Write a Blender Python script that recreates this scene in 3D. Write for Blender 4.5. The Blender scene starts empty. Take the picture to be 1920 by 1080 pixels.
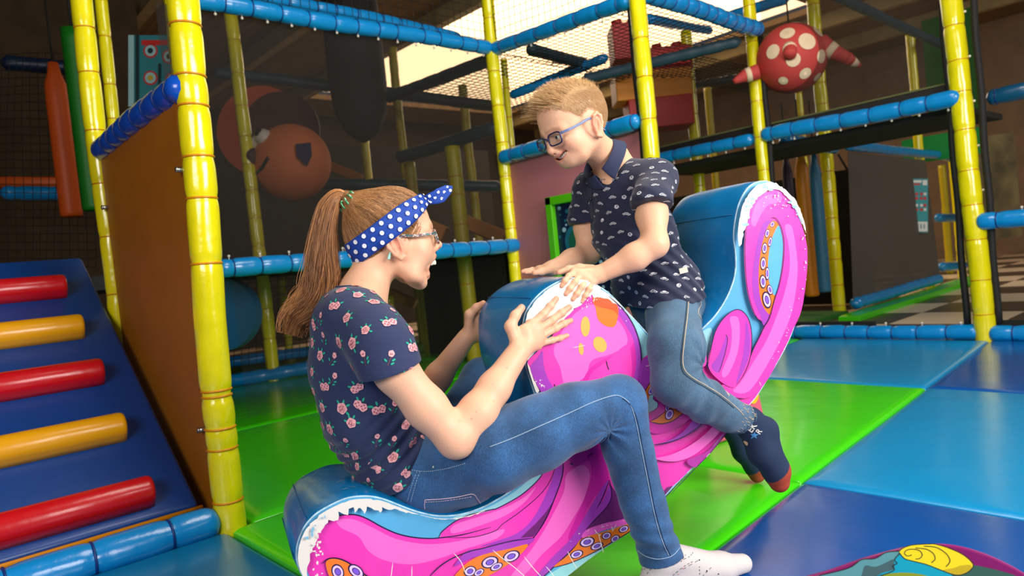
import bpy, bmesh, math, random
import numpy as np
from mathutils import Vector, Matrix, Quaternion
from mathutils.bvhtree import BVHTree
rng = random.Random(7); nrs = np.random.RandomState(11)
SC = bpy.context.scene; COL = SC.collection
# ------------------------------------------------------------------ camera
FPX, CH = 1335.8, 0.8
_yaw, _pit, _rol = .8407, .0358, -.1017
_cy, _sy, _cp, _sp, _cr, _sr = math.cos(_yaw), math.sin(_yaw), math.cos(_pit), math.sin(_pit), math.cos(_rol), math.sin(_rol)
MC = np.array([[_cr,-_sr,0],[_sr,_cr,0],[0,0,1]]) @ (np.array([[1,0,0],[0,0,-1],[0,1,0]]) @ (np.array([[1,0,0],[0,_cp,-_sp],[0,_sp,_cp]]) @ np.array([[_cy,_sy,0],[-_sy,_cy,0],[0,0,1.]])))
C0 = np.array([0,0,CH])
cam_d = bpy.data.cameras.new('camera'); cam = bpy.data.objects.new('camera', cam_d); COL.objects.link(cam)
cam_d.sensor_width = 36; cam_d.lens = FPX*36/1920; cam_d.clip_start = .05
cam.matrix_world = Matrix([[MC[0][i], -MC[1][i], -MC[2][i], C0[i]] for i in range(3)] + [[0,0,0,1]])
cam_d.dof.use_dof = True; cam_d.dof.focus_distance = 1.67; cam_d.dof.aperture_fstop = 4.6
SC.camera = cam
# ------------------------------------------------------------------ view, world, lights
SC.view_settings.view_transform = 'Standard'; SC.view_settings.look = 'None'
SC.view_settings.gamma = 1; SC.view_settings.use_curve_mapping = False
SC.view_settings.exposure = 0.12
w = bpy.data.worlds.new('world'); SC.world = w; w.use_nodes = True
w.node_tree.nodes['Background'].inputs[0].default_value = (.8,.85,1,1)
w.node_tree.nodes['Background'].inputs[1].default_value = .07
def area(name, loc, target, sx, sy, power, col=(1,1,1), spread=180):
    l = bpy.data.lights.new(name, 'AREA'); l.shape = 'RECTANGLE'; l.size = sx; l.size_y = sy
    l.energy = power; l.color = col; l.spread = math.radians(spread)
    o = bpy.data.objects.new(name, l); COL.objects.link(o); o.location = loc
    o.rotation_euler = (Vector(target)-Vector(loc)).to_track_quat('-Z','Y').to_euler()
    return o
# area lights for assumed, unseen windows behind and to the right of the photographer, rear skylight, added overhead and far right fills
area('assumed_window_right', (2.2,2.0,2.0), (-1.2,1.3,.6), 2.4, 1.8, 200, (1,.97,.93))  # key light added for an assumed window; the wall has no opening
area('assumed_window_back', (0.6,-2.4,2.3), (-1.4,1.3,.6), 2.2, 1.4, 100, (1,.97,.94))  # soft light added behind the camera, its window assumed and not modelled
area('overhead_fill', (-1.0,2.4,3.9), (-1.6,2.8,0), 2.0, 1.6, 80, (1,.95,.86))  # overhead fill lamp added below the closed part of the ceiling
area('skylight_back_daylight', (-7.5,9.5,4.4), (-5.0,6.0,0), 5.6, 4.6, 160, (1,.9,.76))
area('far_wall_fill', (2.6,9.0,3.6), (-1.5,13.0,1.0), 3, 2, 130, (1,.93,.84))  # fill lamp added to lighten the far right wall

# ------------------------------------------------------------------ helpers
def ray(px,py): return MC.T @ np.array([(px-960)/FPX,(py-540)/FPX,1.])
def at(px,py,depth): return C0 + ray(px,py)*depth
def ground(px,py,z=0.): d = ray(px,py); return C0 + d*((z-CH)/d[2])
def onplane(px,py,P,n):
    d = ray(px,py); n = np.array(n,float); return C0 + d*(((np.array(P)-C0)@n)/(d@n))
def onX(px,py,x): return onplane(px,py,(x,0,0),(1,0,0))
def onY(px,py,y): return onplane(px,py,(0,y,0),(0,1,0))
def tag(o,label=None,cat=None,group=None,kind=None):
    if label: o['label'] = label
    if cat: o['category'] = cat
    if group: o['group'] = group
    if kind: o['kind'] = kind
    return o
def thing(name,label,cat,loc=(0,0,0),group=None):
    o = bpy.data.objects.new(name,None); COL.objects.link(o); o.location = loc; o.empty_display_size = .05
    return tag(o,label,cat,group)
def mk(name,verts,faces,mats,parent=None,smooth=True,midx=None,col=None,bevel=0):
    me = bpy.data.meshes.new(name); me.from_pydata([tuple(map(float,v)) for v in verts],[],faces)
    if not isinstance(mats,(list,tuple)): mats = [mats]
    for m in mats: me.materials.append(m)
    if midx is not None: me.polygons.foreach_set('material_index', np.array(midx,dtype=np.int32))
    if smooth: me.polygons.foreach_set('use_smooth', np.ones(len(me.polygons),dtype=bool))
    if col is not None:
        ca = me.color_attributes.new('Col','FLOAT_COLOR','POINT'); c = np.ones((len(me.vertices),4),np.float32); c[:,:3] = col
        ca.data.foreach_set('color', c.ravel())
    me.update()
    o = bpy.data.objects.new(name,me); COL.objects.link(o)
    if bevel:
        b = o.modifiers.new('bevel','BEVEL'); b.width = bevel; b.segments = 3; b.limit_method = 'ANGLE'
    if parent is not None:
        o.parent = parent; bpy_inv(o,parent)
    return o
def world_of(o):
    B=Matrix.LocRotScale(o.location,o.rotation_euler,o.scale)
    return B if o.parent is None else world_of(o.parent)@o.matrix_parent_inverse@B
def bpy_inv(o,parent): o.matrix_parent_inverse=world_of(parent).inverted()   # vertices are written in world space
def nrm(v): v=np.array(v,float); return v/np.linalg.norm(v)
def basis(d):
    d=d/np.linalg.norm(d); r=np.array([0,0,1.]) if abs(d[2])<.9 else np.array([1.,0,0])
    u=np.cross(d,r); u/=np.linalg.norm(u); return u,np.cross(d,u),d
class MB:
    def __init__(s): s.v=[]; s.f=[]; s.m=[]
    def add(s,v,f,m=0):
        n=len(s.v); s.v+= [tuple(x) for x in v]; s.f+=[tuple(i+n for i in q) for q in f]; s.m+=[m]*len(f)
    def box(s,c,size,R=None,m=0):
        c=np.array(c,float); h=np.array(size,float)/2; R=np.eye(3) if R is None else R
        v=[c+R@(h*np.array(k)) for k in ((-1,-1,-1),(1,-1,-1),(1,1,-1),(-1,1,-1),(-1,-1,1),(1,-1,1),(1,1,1),(-1,1,1))]
        s.add(v,[(0,3,2,1),(4,5,6,7),(0,1,5,4),(1,2,6,5),(2,3,7,6),(3,0,4,7)],m)
    def tube(s,pts,r,n=8,m=0,closed=False,caps=True):
        pts=[np.array(p,float) for p in pts]; K=len(pts); rr=r if hasattr(r,'__len__') else [r]*K
        T=[]
        for i in range(K):
            a=pts[i-1] if (i>0 or closed) else pts[i]; b=pts[(i+1)%K] if (i<K-1 or closed) else pts[i]
            t=b-a; T.append(t/(np.linalg.norm(t)+1e-12))
        ref=np.array([0,0,1.]) if abs(T[0][2])<.9 else np.array([1.,0,0])
        u=np.cross(T[0],ref); u/=np.linalg.norm(u); V=[]
        for i in range(K):
            u=u-T[i]*(u@T[i]); u/=np.linalg.norm(u)+1e-12; w_=np.cross(T[i],u)
            for k in range(n):
                a=2*math.pi*k/n; V.append(pts[i]+rr[i]*(math.cos(a)*u+math.sin(a)*w_))
        Fc=[]
        for i in range(K if closed else K-1):
            j=(i+1)%K
            for k in range(n): k2=(k+1)%n; Fc.append((i*n+k,j*n+k,j*n+k2,i*n+k2))
        if caps and not closed: Fc.append(tuple(range(n))); Fc.append(tuple((K-1)*n+k for k in reversed(range(n))))
        s.add(V,Fc,m)
    def sphere(s,c,r,nu=16,nv=10,m=0,R=None):
        c=np.array(c,float); r=np.array(r if hasattr(r,'__len__') else (r,r,r),float); R=np.eye(3) if R is None else R
        V=[c+R@(r*np.array([0,0,1.]))]
        for i in range(1,nv):
            t=math.pi*i/nv
            for k in range(nu): a=2*math.pi*k/nu; V.append(c+R@(r*np.array([math.sin(t)*math.cos(a),math.sin(t)*math.sin(a),math.cos(t)])))
        V.append(c-R@(r*np.array([0,0,1.]))); Fc=[]
        for k in range(nu):
            k2=(k+1)%nu; Fc.append((0,1+k,1+k2)); Fc.append((len(V)-1,1+(nv-2)*nu+k2,1+(nv-2)*nu+k))
            for i in range(nv-2): a=1+i*nu; Fc.append((a+k,a+nu+k,a+nu+k2,a+k2))
        s.add(V,Fc,m)
    def build(s,name,mats,parent=None,smooth=True,bevel=0): return mk(name,s.v,s.f,mats,parent,smooth,s.m,bevel=bevel)
def copy_thing(o,parent=None):
    c=o.copy(); COL.objects.link(c)
    if parent is not None: c.parent=parent
    for ch in list(o.children): copy_thing(ch,c)
    return c
# ------------------------------------------------------------------ materials
MATS={}
def lin(c): return tuple(((x/255)/12.92 if x/255<=.04045 else ((x/255+.055)/1.055)**2.4) for x in c)
def mat(name,rgb,rough=.5,metal=0,bump=0,bscale=20,spec=.5,coat=0,var=0,vscale=5,srgb=True,sheen=0,emit=0,detail=4,stretch=None,sss=0,vcol=False,alpha=1,trans=0):
    if name in MATS: return MATS[name]
    m=bpy.data.materials.new(name); m.use_nodes=True; nt=m.node_tree; N=nt.nodes; L=nt.links; b=N['Principled BSDF']
    c=lin(rgb) if srgb else rgb
    b.inputs['Base Color'].default_value=(*c,1); b.inputs['Roughness'].default_value=rough; b.inputs['Metallic'].default_value=metal
    b.inputs['Specular IOR Level'].default_value=spec; b.inputs['Coat Weight'].default_value=coat; b.inputs['Coat Roughness'].default_value=.15
    b.inputs['Sheen Weight'].default_value=sheen; b.inputs['Alpha'].default_value=alpha; b.inputs['Transmission Weight'].default_value=trans
    if emit: b.inputs['Emission Color'].default_value=(*c,1); b.inputs['Emission Strength'].default_value=emit
    if sss:
        b.inputs['Subsurface Weight'].default_value=sss; b.inputs['Subsurface Radius'].default_value=(.012,.005,.003); b.inputs['Subsurface Scale'].default_value=1
    tc=N.new('ShaderNodeTexCoord'); src=tc.outputs['Object']
    if stretch:
        mp=N.new('ShaderNodeMapping'); mp.inputs['Scale'].default_value=stretch; L.new(src,mp.inputs[0]); src=mp.outputs[0]
    if vcol:
        vc=N.new('ShaderNodeVertexColor'); vc.layer_name='Col'; L.new(vc.outputs[0],b.inputs['Base Color'])
    if var:
        nz=N.new('ShaderNodeTexNoise'); nz.inputs['Scale'].default_value=vscale; nz.inputs['Detail'].default_value=5; L.new(src,nz.inputs[0])
        mr=N.new('ShaderNodeMapRange'); mr.inputs[1].default_value=.3; mr.inputs[2].default_value=.7; mr.inputs[3].default_value=1-var; mr.inputs[4].default_value=1+var; L.new(nz.outputs[0],mr.inputs[0])
        mx=N.new('ShaderNodeVectorMath'); mx.operation='SCALE'; mx.inputs[0].default_value=c; L.new(mr.outputs[0],mx.inputs['Scale'])
        if vcol: L.new(vc.outputs[0],mx.inputs[0])
        L.new(mx.outputs[0],b.inputs['Base Color'])
    if bump:
        nz=N.new('ShaderNodeTexNoise'); nz.inputs['Scale'].default_value=bscale; nz.inputs['Detail'].default_value=detail; L.new(src,nz.inputs[0])
        bp=N.new('ShaderNodeBump'); bp.inputs['Strength'].default_value=1; bp.inputs['Distance'].default_value=bump; L.new(nz.outputs[0],bp.inputs['Height']); L.new(bp.outputs[0],b.inputs['Normal'])
    MATS[name]=m; return m
M_YEL=mat('yellow_vinyl',(236,222,10),.2,bump=.004,bscale=14,coat=.6,spec=.6,var=.06,vscale=9)
M_BLU=mat('blue_vinyl',(6,138,212),.26,bump=.004,bscale=16,coat=.4)
M_TIE=mat('orange_cable_tie',(214,134,4),.4)
M_TIEB=mat('blue_cable_tie',(6,48,120),.4)
M_WHT=mat('white_plastic',(225,215,200),.35)
M_BLK=mat('black_net',(14,13,12),.8)
M_STEEL=mat('steel',(190,190,185),.3,metal=1)

def denim(name,rgb,v1=.22,v2=.35):
    m=mat(name,rgb,.85,sheen=.2); nt=m.node_tree; N=nt.nodes; L=nt.links; b=N['Principled BSDF']; tc=N.new('ShaderNodeTexCoord')
    def nz(sc,lo,hi,st=None):
        src=tc.outputs['Object']
        if st: mp=N.new('ShaderNodeMapping'); mp.inputs['Scale'].default_value=st; mp.inputs['Rotation'].default_value=(.3,.5,.2); L.new(src,mp.inputs[0]); src=mp.outputs[0]
        n=N.new('ShaderNodeTexNoise'); n.inputs['Scale'].default_value=sc; n.inputs['Detail'].default_value=3; L.new(src,n.inputs[0]); r=N.new('ShaderNodeMapRange'); r.inputs[1].default_value=.32; r.inputs[2].default_value=.68; r.inputs[3].default_value=lo; r.inputs[4].default_value=hi; L.new(n.outputs[0],r.inputs[0]); return r.outputs[0],n
    a,n1=nz(14,1-v1,1+v1*1.3); c,n2=nz(620,1-v2,1+v2,(1,1,.35)); mu=N.new('ShaderNodeMath'); mu.operation='MULTIPLY'; L.new(a,mu.inputs[0]); L.new(c,mu.inputs[1])
    sc=N.new('ShaderNodeVectorMath'); sc.operation='SCALE'; sc.inputs[0].default_value=lin(rgb); L.new(mu.outputs[0],sc.inputs['Scale']); L.new(sc.outputs[0],b.inputs['Base Color'])
    bp=N.new('ShaderNodeBump'); bp.inputs['Distance'].default_value=.0006; L.new(n2.outputs[0],bp.inputs['Height']); L.new(bp.outputs[0],b.inputs['Normal']); return m
# ------------------------------------------------------------------ hall shell
def struct(name,mb,m,smooth=False,bevel=0): o=mb.build(name,m,None,smooth,bevel); o['kind']='structure'; return o
M_TILE=bpy.data.materials.new('floor_tiles'); M_TILE.use_nodes=True
nt=M_TILE.node_tree; b=nt.nodes['Principled BSDF']; tc=nt.nodes.new('ShaderNodeTexCoord')
ck=nt.nodes.new('ShaderNodeTexBrick'); ck.inputs['Scale'].default_value=1.0; ck.inputs['Brick Width'].default_value=.62; ck.inputs['Row Height'].default_value=.31
ck.inputs['Mortar Size'].default_value=.006; ck.offset=.5; ck.offset_frequency=2; ck.inputs['Bias'].default_value=-.25
ck.inputs['Color1'].default_value=(*lin((70,60,54)),1); ck.inputs['Color2'].default_value=(*lin((235,215,190)),1); ck.inputs['Mortar'].default_value=(*lin((90,82,76)),1)
vs=nt.nodes.new('ShaderNodeTexVoronoi'); 
nt.links.new(tc.outputs['Object'],ck.inputs[0])
rp=nt.nodes.new('ShaderNodeTexChecker'); rp.inputs['Scale'].default_value=1.25; nt.links.new(tc.outputs['Object'],rp.inputs[0])
rp.inputs[1].default_value=(*lin((78,68,62)),1); rp.inputs[2].default_value=(*lin((236,218,192)),1)
nt.nodes.remove(vs); nt.links.new(rp.outputs[0],b.inputs['Base Color']); b.inputs['Roughness'].default_value=.3
M_CEIL=mat('dark_ceiling_boards',(112,92,66),.8,var=.25,vscale=2,stretch=(.4,7,1))
M_WALL=mat('grey_brown_plaster',(128,108,88),.85,var=.12,vscale=3)
M_WALLD=mat('dark_wall_boards',(62,48,36),.85,var=.2,vscale=3,stretch=(1,1,6))
XL,XR,YN,YF,ZC=-15,4.5,-4.5,17,4.6
m=MB(); m.box(((XL+XR)/2,(YN+YF)/2,-.1),(XR-XL,YF-YN,.1)); struct('floor',m,M_TILE)
m=MB(); m.box((XL-.05,(YN+YF)/2,ZC/2-.05),(.1,YF-YN,ZC+.1)); struct('wall_left',m,M_WALLD)
m=MB(); m.box((XR+.05,(YN+YF)/2,ZC/2-.05),(.1,YF-YN,ZC+.1)); struct('wall_right',m,M_WALL)
m=MB(); m.box(((XL+XR)/2,YF+.05,ZC/2-.05),(XR-XL,.1,ZC+.1)); struct('wall_far',m,M_WALL)
m=MB(); m.box(((XL+XR)/2,YN-.05,ZC/2-.05),(XR-XL,.1,ZC+.1)); struct('wall_near',m,M_WALL)
# ceiling: four slabs leave the opening of the skylight
SX0,SX1,SY0,SY1=-13.6,-5.4,6.85,12.6
m=MB()
for x0,x1,y0,y1 in ((XL,SX0,YN,YF),(SX1,XR,YN,YF),(SX0,SX1,YN,SY0),(SX0,SX1,SY1,YF)):
    m.box(((x0+x1)/2,(y0+y1)/2,ZC+.05),(x1-x0,y1-y0,.1))
struct('ceiling',m,M_CEIL)
M_SKYL=mat('skylight_panel',(255,214,165),.5,emit=2.6)
m=MB(); m.box(((SX0+SX1)/2,(SY0+SY1)/2,ZC+.18),(SX1-SX0,SY1-SY0,.03)); struct('window_1',m,M_SKYL)
m=MB()
for yy in (-3,-1.1,.9,2.9,4.9,6.6,13.0,15): m.box(((XL+XR)/2,yy,ZC-.12),(XR-XL,.14,.24))
struct('trim_1',m,mat('ceiling_beam',(150,135,98),.8,var=.15))
# ------------------------------------------------------------------ padded posts and rails
def pad_mesh(P0,P1,r,ties,n=20,step=.02,pinch=.1,seed=0,endr=None):
    P0=np.array(P0,float);P1=np.array(P1,float); L=np.linalg.norm(P1-P0); u,v,d=basis(P1-P0)
    K=max(3,int(L/step)); rs=random.Random(seed); V=[];Fc=[]; ph=[rs.random()*6 for _ in range(6)]
    wob=[(rs.uniform(-.006,.006),rs.uniform(-.006,.006)) for _ in range(8)]
    for i in range(K+1):
        t=i*L/K; q=1.0
        for tt in ties: q-=pinch*math.exp(-abs((t-tt)/.015)**1.3)
        if endr is not None:
            e=min(t,L-t)
            if e<endr: q*=.35+.65*math.sqrt(max(0,1-(1-e/endr)**2))
        bx=sum(wob[k][0]*math.sin((k+1)*t*1.3+ph[k%6]) for k in range(4))*.6; by=sum(wob[k+4][0]*math.sin((k+1)*t*1.3+ph[k%6]) for k in range(4))*.6
        for k in range(n):
            a=2*math.pi*k/n; rr=r*q*(1+.012*math.sin(3*a+ph[0]+t*9)+.01*math.sin(5*a-t*23+ph[1]))
            V.append(P0+d*t+u*(math.cos(a)*rr+bx)+v*(math.sin(a)*rr+by))
    for i in range(K):
        for k in range(n): k2=(k+1)%n; Fc.append((i*n+k,i*n+k2,(i+1)*n+k2,(i+1)*n+k))
    Fc.append(tuple(reversed(range(n)))); Fc.append(tuple(K*n+k for k in range(n)))
    return V,Fc,(u,v,d,L)
def padded(name,label,cat,P0,P1,r,mat_,tmat,ties=None,gap=.24,group=None,step=.02,n=20,clips=0,clipdir=(0,0,-1),tier=.0028,seed=None,endr=None,showties=True,pad='padding',pinch=.1):
    P0=np.array(P0,float);P1=np.array(P1,float); L=np.linalg.norm(P1-P0)
    seed=seed if seed is not None else int(abs(P0.sum()*1000))%9999; rs=random.Random(seed)
    if ties is None:
        ties=[];t=gap*rs.uniform(.3,.9)
        while t<L-.03: ties.append(t); t+=gap*rs.uniform(.8,1.2)
    T=thing(name,label,cat,tuple(P0),group)
    V,Fc,(u,v,d,L)=pad_mesh(P0,P1,r,ties,n,step,pinch,seed,endr)
    mk(pad,V,Fc,mat_,T)
    if showties:
        for t in ties:
            if not (0<t<L): continue
            m=MB(); ir=int(round(t/L*((len(V))//n-1))); rg=np.array(V[ir*n:(ir+1)*n]); c=rg.mean(0); rq=np.linalg.norm(rg-c,axis=1).mean()+tier*.35; tl=rs.uniform(-.05,.05)
            m.tube([c+(u*math.cos(a)+v*math.sin(a))*rq+d*tl*r*math.cos(a)*.5 for a in np.linspace(0,2*math.pi,21)[:-1]],tier,5,closed=True)
            m.build('cable_tie',tmat,T)
    if clips:
        cd=np.array(clipdir,float)
        for k in range(clips):
            t=L*(k+.5)/clips; m=MB(); m.sphere(P0+d*t+cd*(r+.012),.0085,8,6)
            m.tube([P0+d*t+cd*r*.7,P0+d*t+cd*(r+.01)],.003,5)
            m.build('net_clip',M_WHT,T)
    return T
def vpost(label,top,bot,r=.052,group='yellow padded posts',mat_=None,**k):
    return padded('padded_post',label,'post',(bot[0],bot[1],bot[2]),(top[0],top[1],top[2]),r,mat_ or M_YEL,M_TIE,group=group,**k)
def hrail(label,P0,P1,r=.05,group='blue padded rails',**k):
    k.setdefault('pinch',.17); k.setdefault('tier',.0042)
    return padded('padded_rail',label,'rail',P0,P1,r,k.pop('mat_',M_BLU),k.pop('tmat',M_TIEB),group=group,gap=k.pop('gap',.17),endr=k.pop('endr',.05),**k)
M_YELD=mat('dimmed_yellow_vinyl',(190,172,16),.35,bump=.004,bscale=16)  # yellow vinyl darkened: dimness behind nets and far back is in the colour
# nearest post with its ties where the photograph shows them
p1x,p1y=-2.5,.83
tz=sorted(onY(x,y,p1y)[2] for x,y in ((350,20),(353,128),(358,187),(362,290),(370,368),(378,492),(404,735),(405,746),(408,800),(410,840),(425,938)))
_t=at(344,-8,2.39); vpost('nearest yellow padded post beside the blue ramp',tuple(_t),(p1x,p1y,-.04),.052,ties=[z+.04 for z in tz],n=32,step=.01,tier=.004)
vpost('yellow post at the rear corner of the orange panel',(-3.62,.83,2.6),(-3.62,.83,0),.045)
vpost('slim yellow post just behind the rear post of the ramp',tuple(at(190,0,4.2)),(at(202,260,4.2)[0],at(202,260,4.2)[1],0),.035)
vpost('yellow post where the pink wall meets the long blue rails',(-4.08,3.7,3.0),(-4.08,3.7,-.04),.05,n=24)
vpost('yellow post almost hidden directly behind the nearest post',(-4.13,1.40,3.0),(-4.13,1.40,-.04),.045)
vpost('yellow post directly behind the boy in the polo shirt',(-2.7,3.7,2.8),(-2.7,3.7,-.04),.052,n=28,clips=9,clipdir=(-.7,-.2,0))
vpost('slim yellow post right behind the raised tail of the rocker',(-2.82,5.3,2.9),(-2.82,5.3,-.04),.048,clips=8,clipdir=(.9,.2,0))
vpost('thick yellow post at the far right by the checkered floor',tuple(at(1783,0,4.56)+(at(1783,0,4.56)-np.array([-1.4,5.3,-.04]))*.15),(-1.4,5.3,-.04),.062,n=28,clips=9,clipdir=(.9,.2,0))
bb=ground(515,712)
vpost('yellow post standing on the green mat behind the girl',(bb[0]-.05,bb[1],3.2),(bb[0],bb[1],-.04),.055)
for lab,tp,bt,D,r in (
  ('yellow post behind the netting above the head of the girl',(735,90),(790,642),7.9,.05),
  ('short yellow post among the netting left of the pink wall',(848,275),(884,445),6.0,.066),
  ('yellow post partly hidden by the blue bandana bow',(768,305),(800,400),7.0,.055),
  ('narrow yellow post below the dark hanging sack',(684,262),(694,345),9.5,.055),
  ('yellow post seen through the netting near the top centre',(867,160),(893,320),8.5,.055),
  ('slim yellow post at the left of the pink wall top',(944,112),(966,300),6.2,.03),
  ('yellow post beside the red and yellow play blocks',(1285,60),(1312,262),7.0,.055),
  ('thin distant yellow post between the netted bays',(1326,165),(1338,260),10.0,.05),
  ('short yellow post under the red spotted toy',(1497,168),(1512,228),8.5,.04),
  ('yellow post passing behind the red spotted toy down to the dark mesh panel',(1524,0),(1598,582),6.95,.062),
  ('yellow post right beside the narrow blue notice',(1706,65),(1766,535),8.6,.052),
  ('farther yellow post near the green edge strip',(1786,285),(1820,512),9.9,.058),
  ('faint distant yellow post left of the farther post near the green strip',(1766,310),(1792,495),10.8,.05),
  ('thin yellow post low behind the ponytail',(527,520),(545,645),8.2,.045),
  ('orange tinted yellow post under the chin of the girl',(728,555),(735,600),7.4,.05)):
    A_=at(*tp,D); B_=at(*bt,D)
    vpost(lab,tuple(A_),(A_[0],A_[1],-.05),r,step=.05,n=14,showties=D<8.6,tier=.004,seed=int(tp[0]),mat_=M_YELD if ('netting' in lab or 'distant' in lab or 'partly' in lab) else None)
# rails
ROW=-4.08
hrail('upper blue rail with net clips from nearest post to pink wall',(ROW,1.38,2.44),(ROW,3.68,2.44),.052,clips=15)
hrail('second blue rail just above the long upper rail',(ROW-.25,1.6,2.64),(ROW-.25,3.6,2.58),.05)
hrail('blue rail at eye height of the girl behind her head',(ROW+.02,1.43,.93),(ROW+.02,3.76,.93),.055,clips=13,clipdir=(0,0,1),endr=.08)
hrail('blue rail leading from the centre post towards the boy',(ROW,3.7,2.43),(-2.74,3.7,2.35),.052,clips=8)
hrail('crumpled blue rail along the top of the pink wall',(ROW+.02,3.66,1.6),(-2.74,3.66,1.6),.055)
hrail('blue rail running back from the post behind the boy',(-2.7,3.74,2.4),(-2.72,5.24,2.38),.058,gap=.13)
hrail('blue rail left of the slim post behind the rocker tail',(-3.9,5.3,1.58),(-2.88,5.3,1.58),.05,clips=6)
hrail('bright blue rail with net clips before the right post',(-2.8,5.28,1.585),(-1.42,5.28,1.56),.056,clips=8)
hrail('blue rail on the floor along the back of the mats',(-4.0,5.3,.035),(-1.42,5.3,.035),.055,clips=11,clipdir=(0,0,1))
hrail('blue rail on the floor at the far right edge',(-1.38,5.28,.035),(.8,5.2,.035),.055)
q=onY(1840,415,5.3); hrail('blue rail at mid height right of the thick post',(-1.4,5.28,q[2]),(.6,5.2,q[2]-.03),.055,clips=4,clipdir=(0,0,1))
q=onY(1850,185,5.9); hrail('teal blue rail high at the right picture edge',(q[0],5.9,q[2]),(q[0]+1.8,5.9,q[2]+.02),.058,mat_=mat('petrol_vinyl',(10,84,124),.3,coat=.4))
hrail('sloping blue rail on top of the orange side panel',(-2.45,.83,1.49),(-3.6,.83,1.49),.05,gap=.13,mat_=mat('royal_blue_vinyl',(0,78,190),.25,coat=.5,bump=.003))
hrail('light blue padded rail at the foot of the ramp',(-2.495,.80,.03),(-2.495,-1.3,.03),.055,gap=.26,pinch=.14)
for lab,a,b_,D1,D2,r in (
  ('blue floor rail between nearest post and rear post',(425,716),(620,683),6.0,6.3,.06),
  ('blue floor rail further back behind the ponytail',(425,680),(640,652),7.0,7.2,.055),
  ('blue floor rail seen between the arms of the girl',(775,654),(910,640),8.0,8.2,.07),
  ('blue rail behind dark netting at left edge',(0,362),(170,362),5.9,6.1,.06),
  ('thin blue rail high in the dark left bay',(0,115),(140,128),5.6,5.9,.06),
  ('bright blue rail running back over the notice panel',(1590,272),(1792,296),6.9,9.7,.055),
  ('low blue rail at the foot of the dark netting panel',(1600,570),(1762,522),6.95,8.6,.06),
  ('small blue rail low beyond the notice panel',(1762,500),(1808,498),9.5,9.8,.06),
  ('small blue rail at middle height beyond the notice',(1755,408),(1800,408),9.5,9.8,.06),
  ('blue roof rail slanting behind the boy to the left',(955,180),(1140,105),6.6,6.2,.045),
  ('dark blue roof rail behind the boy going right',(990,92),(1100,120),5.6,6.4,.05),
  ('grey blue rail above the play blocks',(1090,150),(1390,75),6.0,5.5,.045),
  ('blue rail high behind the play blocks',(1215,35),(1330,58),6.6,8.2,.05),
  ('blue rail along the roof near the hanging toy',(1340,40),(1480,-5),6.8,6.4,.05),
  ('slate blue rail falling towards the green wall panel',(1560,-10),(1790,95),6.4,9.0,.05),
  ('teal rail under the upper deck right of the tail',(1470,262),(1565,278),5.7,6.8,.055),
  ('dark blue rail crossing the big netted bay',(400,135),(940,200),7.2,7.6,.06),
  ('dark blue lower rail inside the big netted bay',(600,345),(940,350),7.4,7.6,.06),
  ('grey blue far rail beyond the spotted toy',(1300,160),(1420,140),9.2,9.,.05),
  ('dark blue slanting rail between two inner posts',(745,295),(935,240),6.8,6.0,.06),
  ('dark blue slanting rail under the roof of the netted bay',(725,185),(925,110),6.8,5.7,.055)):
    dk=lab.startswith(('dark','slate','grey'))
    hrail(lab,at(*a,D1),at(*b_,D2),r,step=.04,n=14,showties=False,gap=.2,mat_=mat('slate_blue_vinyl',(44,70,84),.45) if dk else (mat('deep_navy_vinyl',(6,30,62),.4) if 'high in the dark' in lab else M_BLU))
# ------------------------------------------------------------------ mats
def mat_slab(label,pts,m,th=.05,z=0):
    P=[np.array(p,float) for p in pts]; c=sum(P)/len(P); n=len(P)
    P=[c+(p-c)*(1-.004/np.linalg.norm(p-c)) for p in P]
    K=12; V=[];Fc=[]; gp=[0,.004,.012,.03]+[.03+.94*q/(K-6) for q in range(1,K-6)]+[.97,.988,.996,1]; K=len(gp)-1
    for i in range(K+1):
        for j in range(K+1):
            s,t=gp[i],gp[j]; p=(P[0]*(1-s)+P[1]*s)*(1-t)+(P[3]*(1-s)+P[2]*s)*t
            e=min(s,1-s,t,1-t); V.append((p[0],p[1],z-.012*max(0,1-e*45)**2-.001*math.sin(p[0]*7+p[1]*5)))
    for i in range(K):
        for j in range(K): a=i*(K+1)+j; Fc.append((a,a+K+1,a+K+2,a+1))
    n0=len(V); rim=[i*(K+1) for i in range(K+1)]+[K*(K+1)+j for j in range(1,K+1)]+[i*(K+1)+K for i in range(K-1,-1,-1)]+[j for j in range(K-1,0,-1)]
    for a in rim: V.append((V[a][0],V[a][1],z-th))
    for i in range(len(rim)): j=(i+1)%len(rim); Fc.append((rim[i],n0+i,n0+j,rim[j]))
    o=mk('floor_mat',V,Fc,m,None)
    bm=bmesh.new(); bm.from_mesh(o.data); bmesh.ops.recalc_face_normals(bm,faces=bm.faces)
    if bm.faces[0].normal.z<0: bmesh.ops.reverse_faces(bm,faces=bm.faces)
    bm.to_mesh(o.data); bm.free()
    return tag(o,label,'mat','soft play floor mats')
MG=mat('green_mat_vinyl',(62,206,10),.27,bump=.006,bscale=5,coat=.35,stretch=(1,1,1))
MT=mat('light_blue_mat_vinyl',(2,136,192),.3,bump=.006,bscale=5,coat=.3)
MN=mat('navy_mat_vinyl',(0,78,158),.27,bump=.004,bscale=4,coat=.4,stretch=(1,2.2,1),detail=2)
def sx(y): return -.955-.0795*y
ys=[-3.0,-.9,.64,2.18,3.72,5.24]
labR={1:'navy blue floor mat at the bottom right under the bright toy',2:'navy blue floor mat in front of the green mat at right',3:'large light blue floor mat at the right edge',4:'dark blue floor mat beside the thick right post'}
ys[2]=.64
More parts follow.
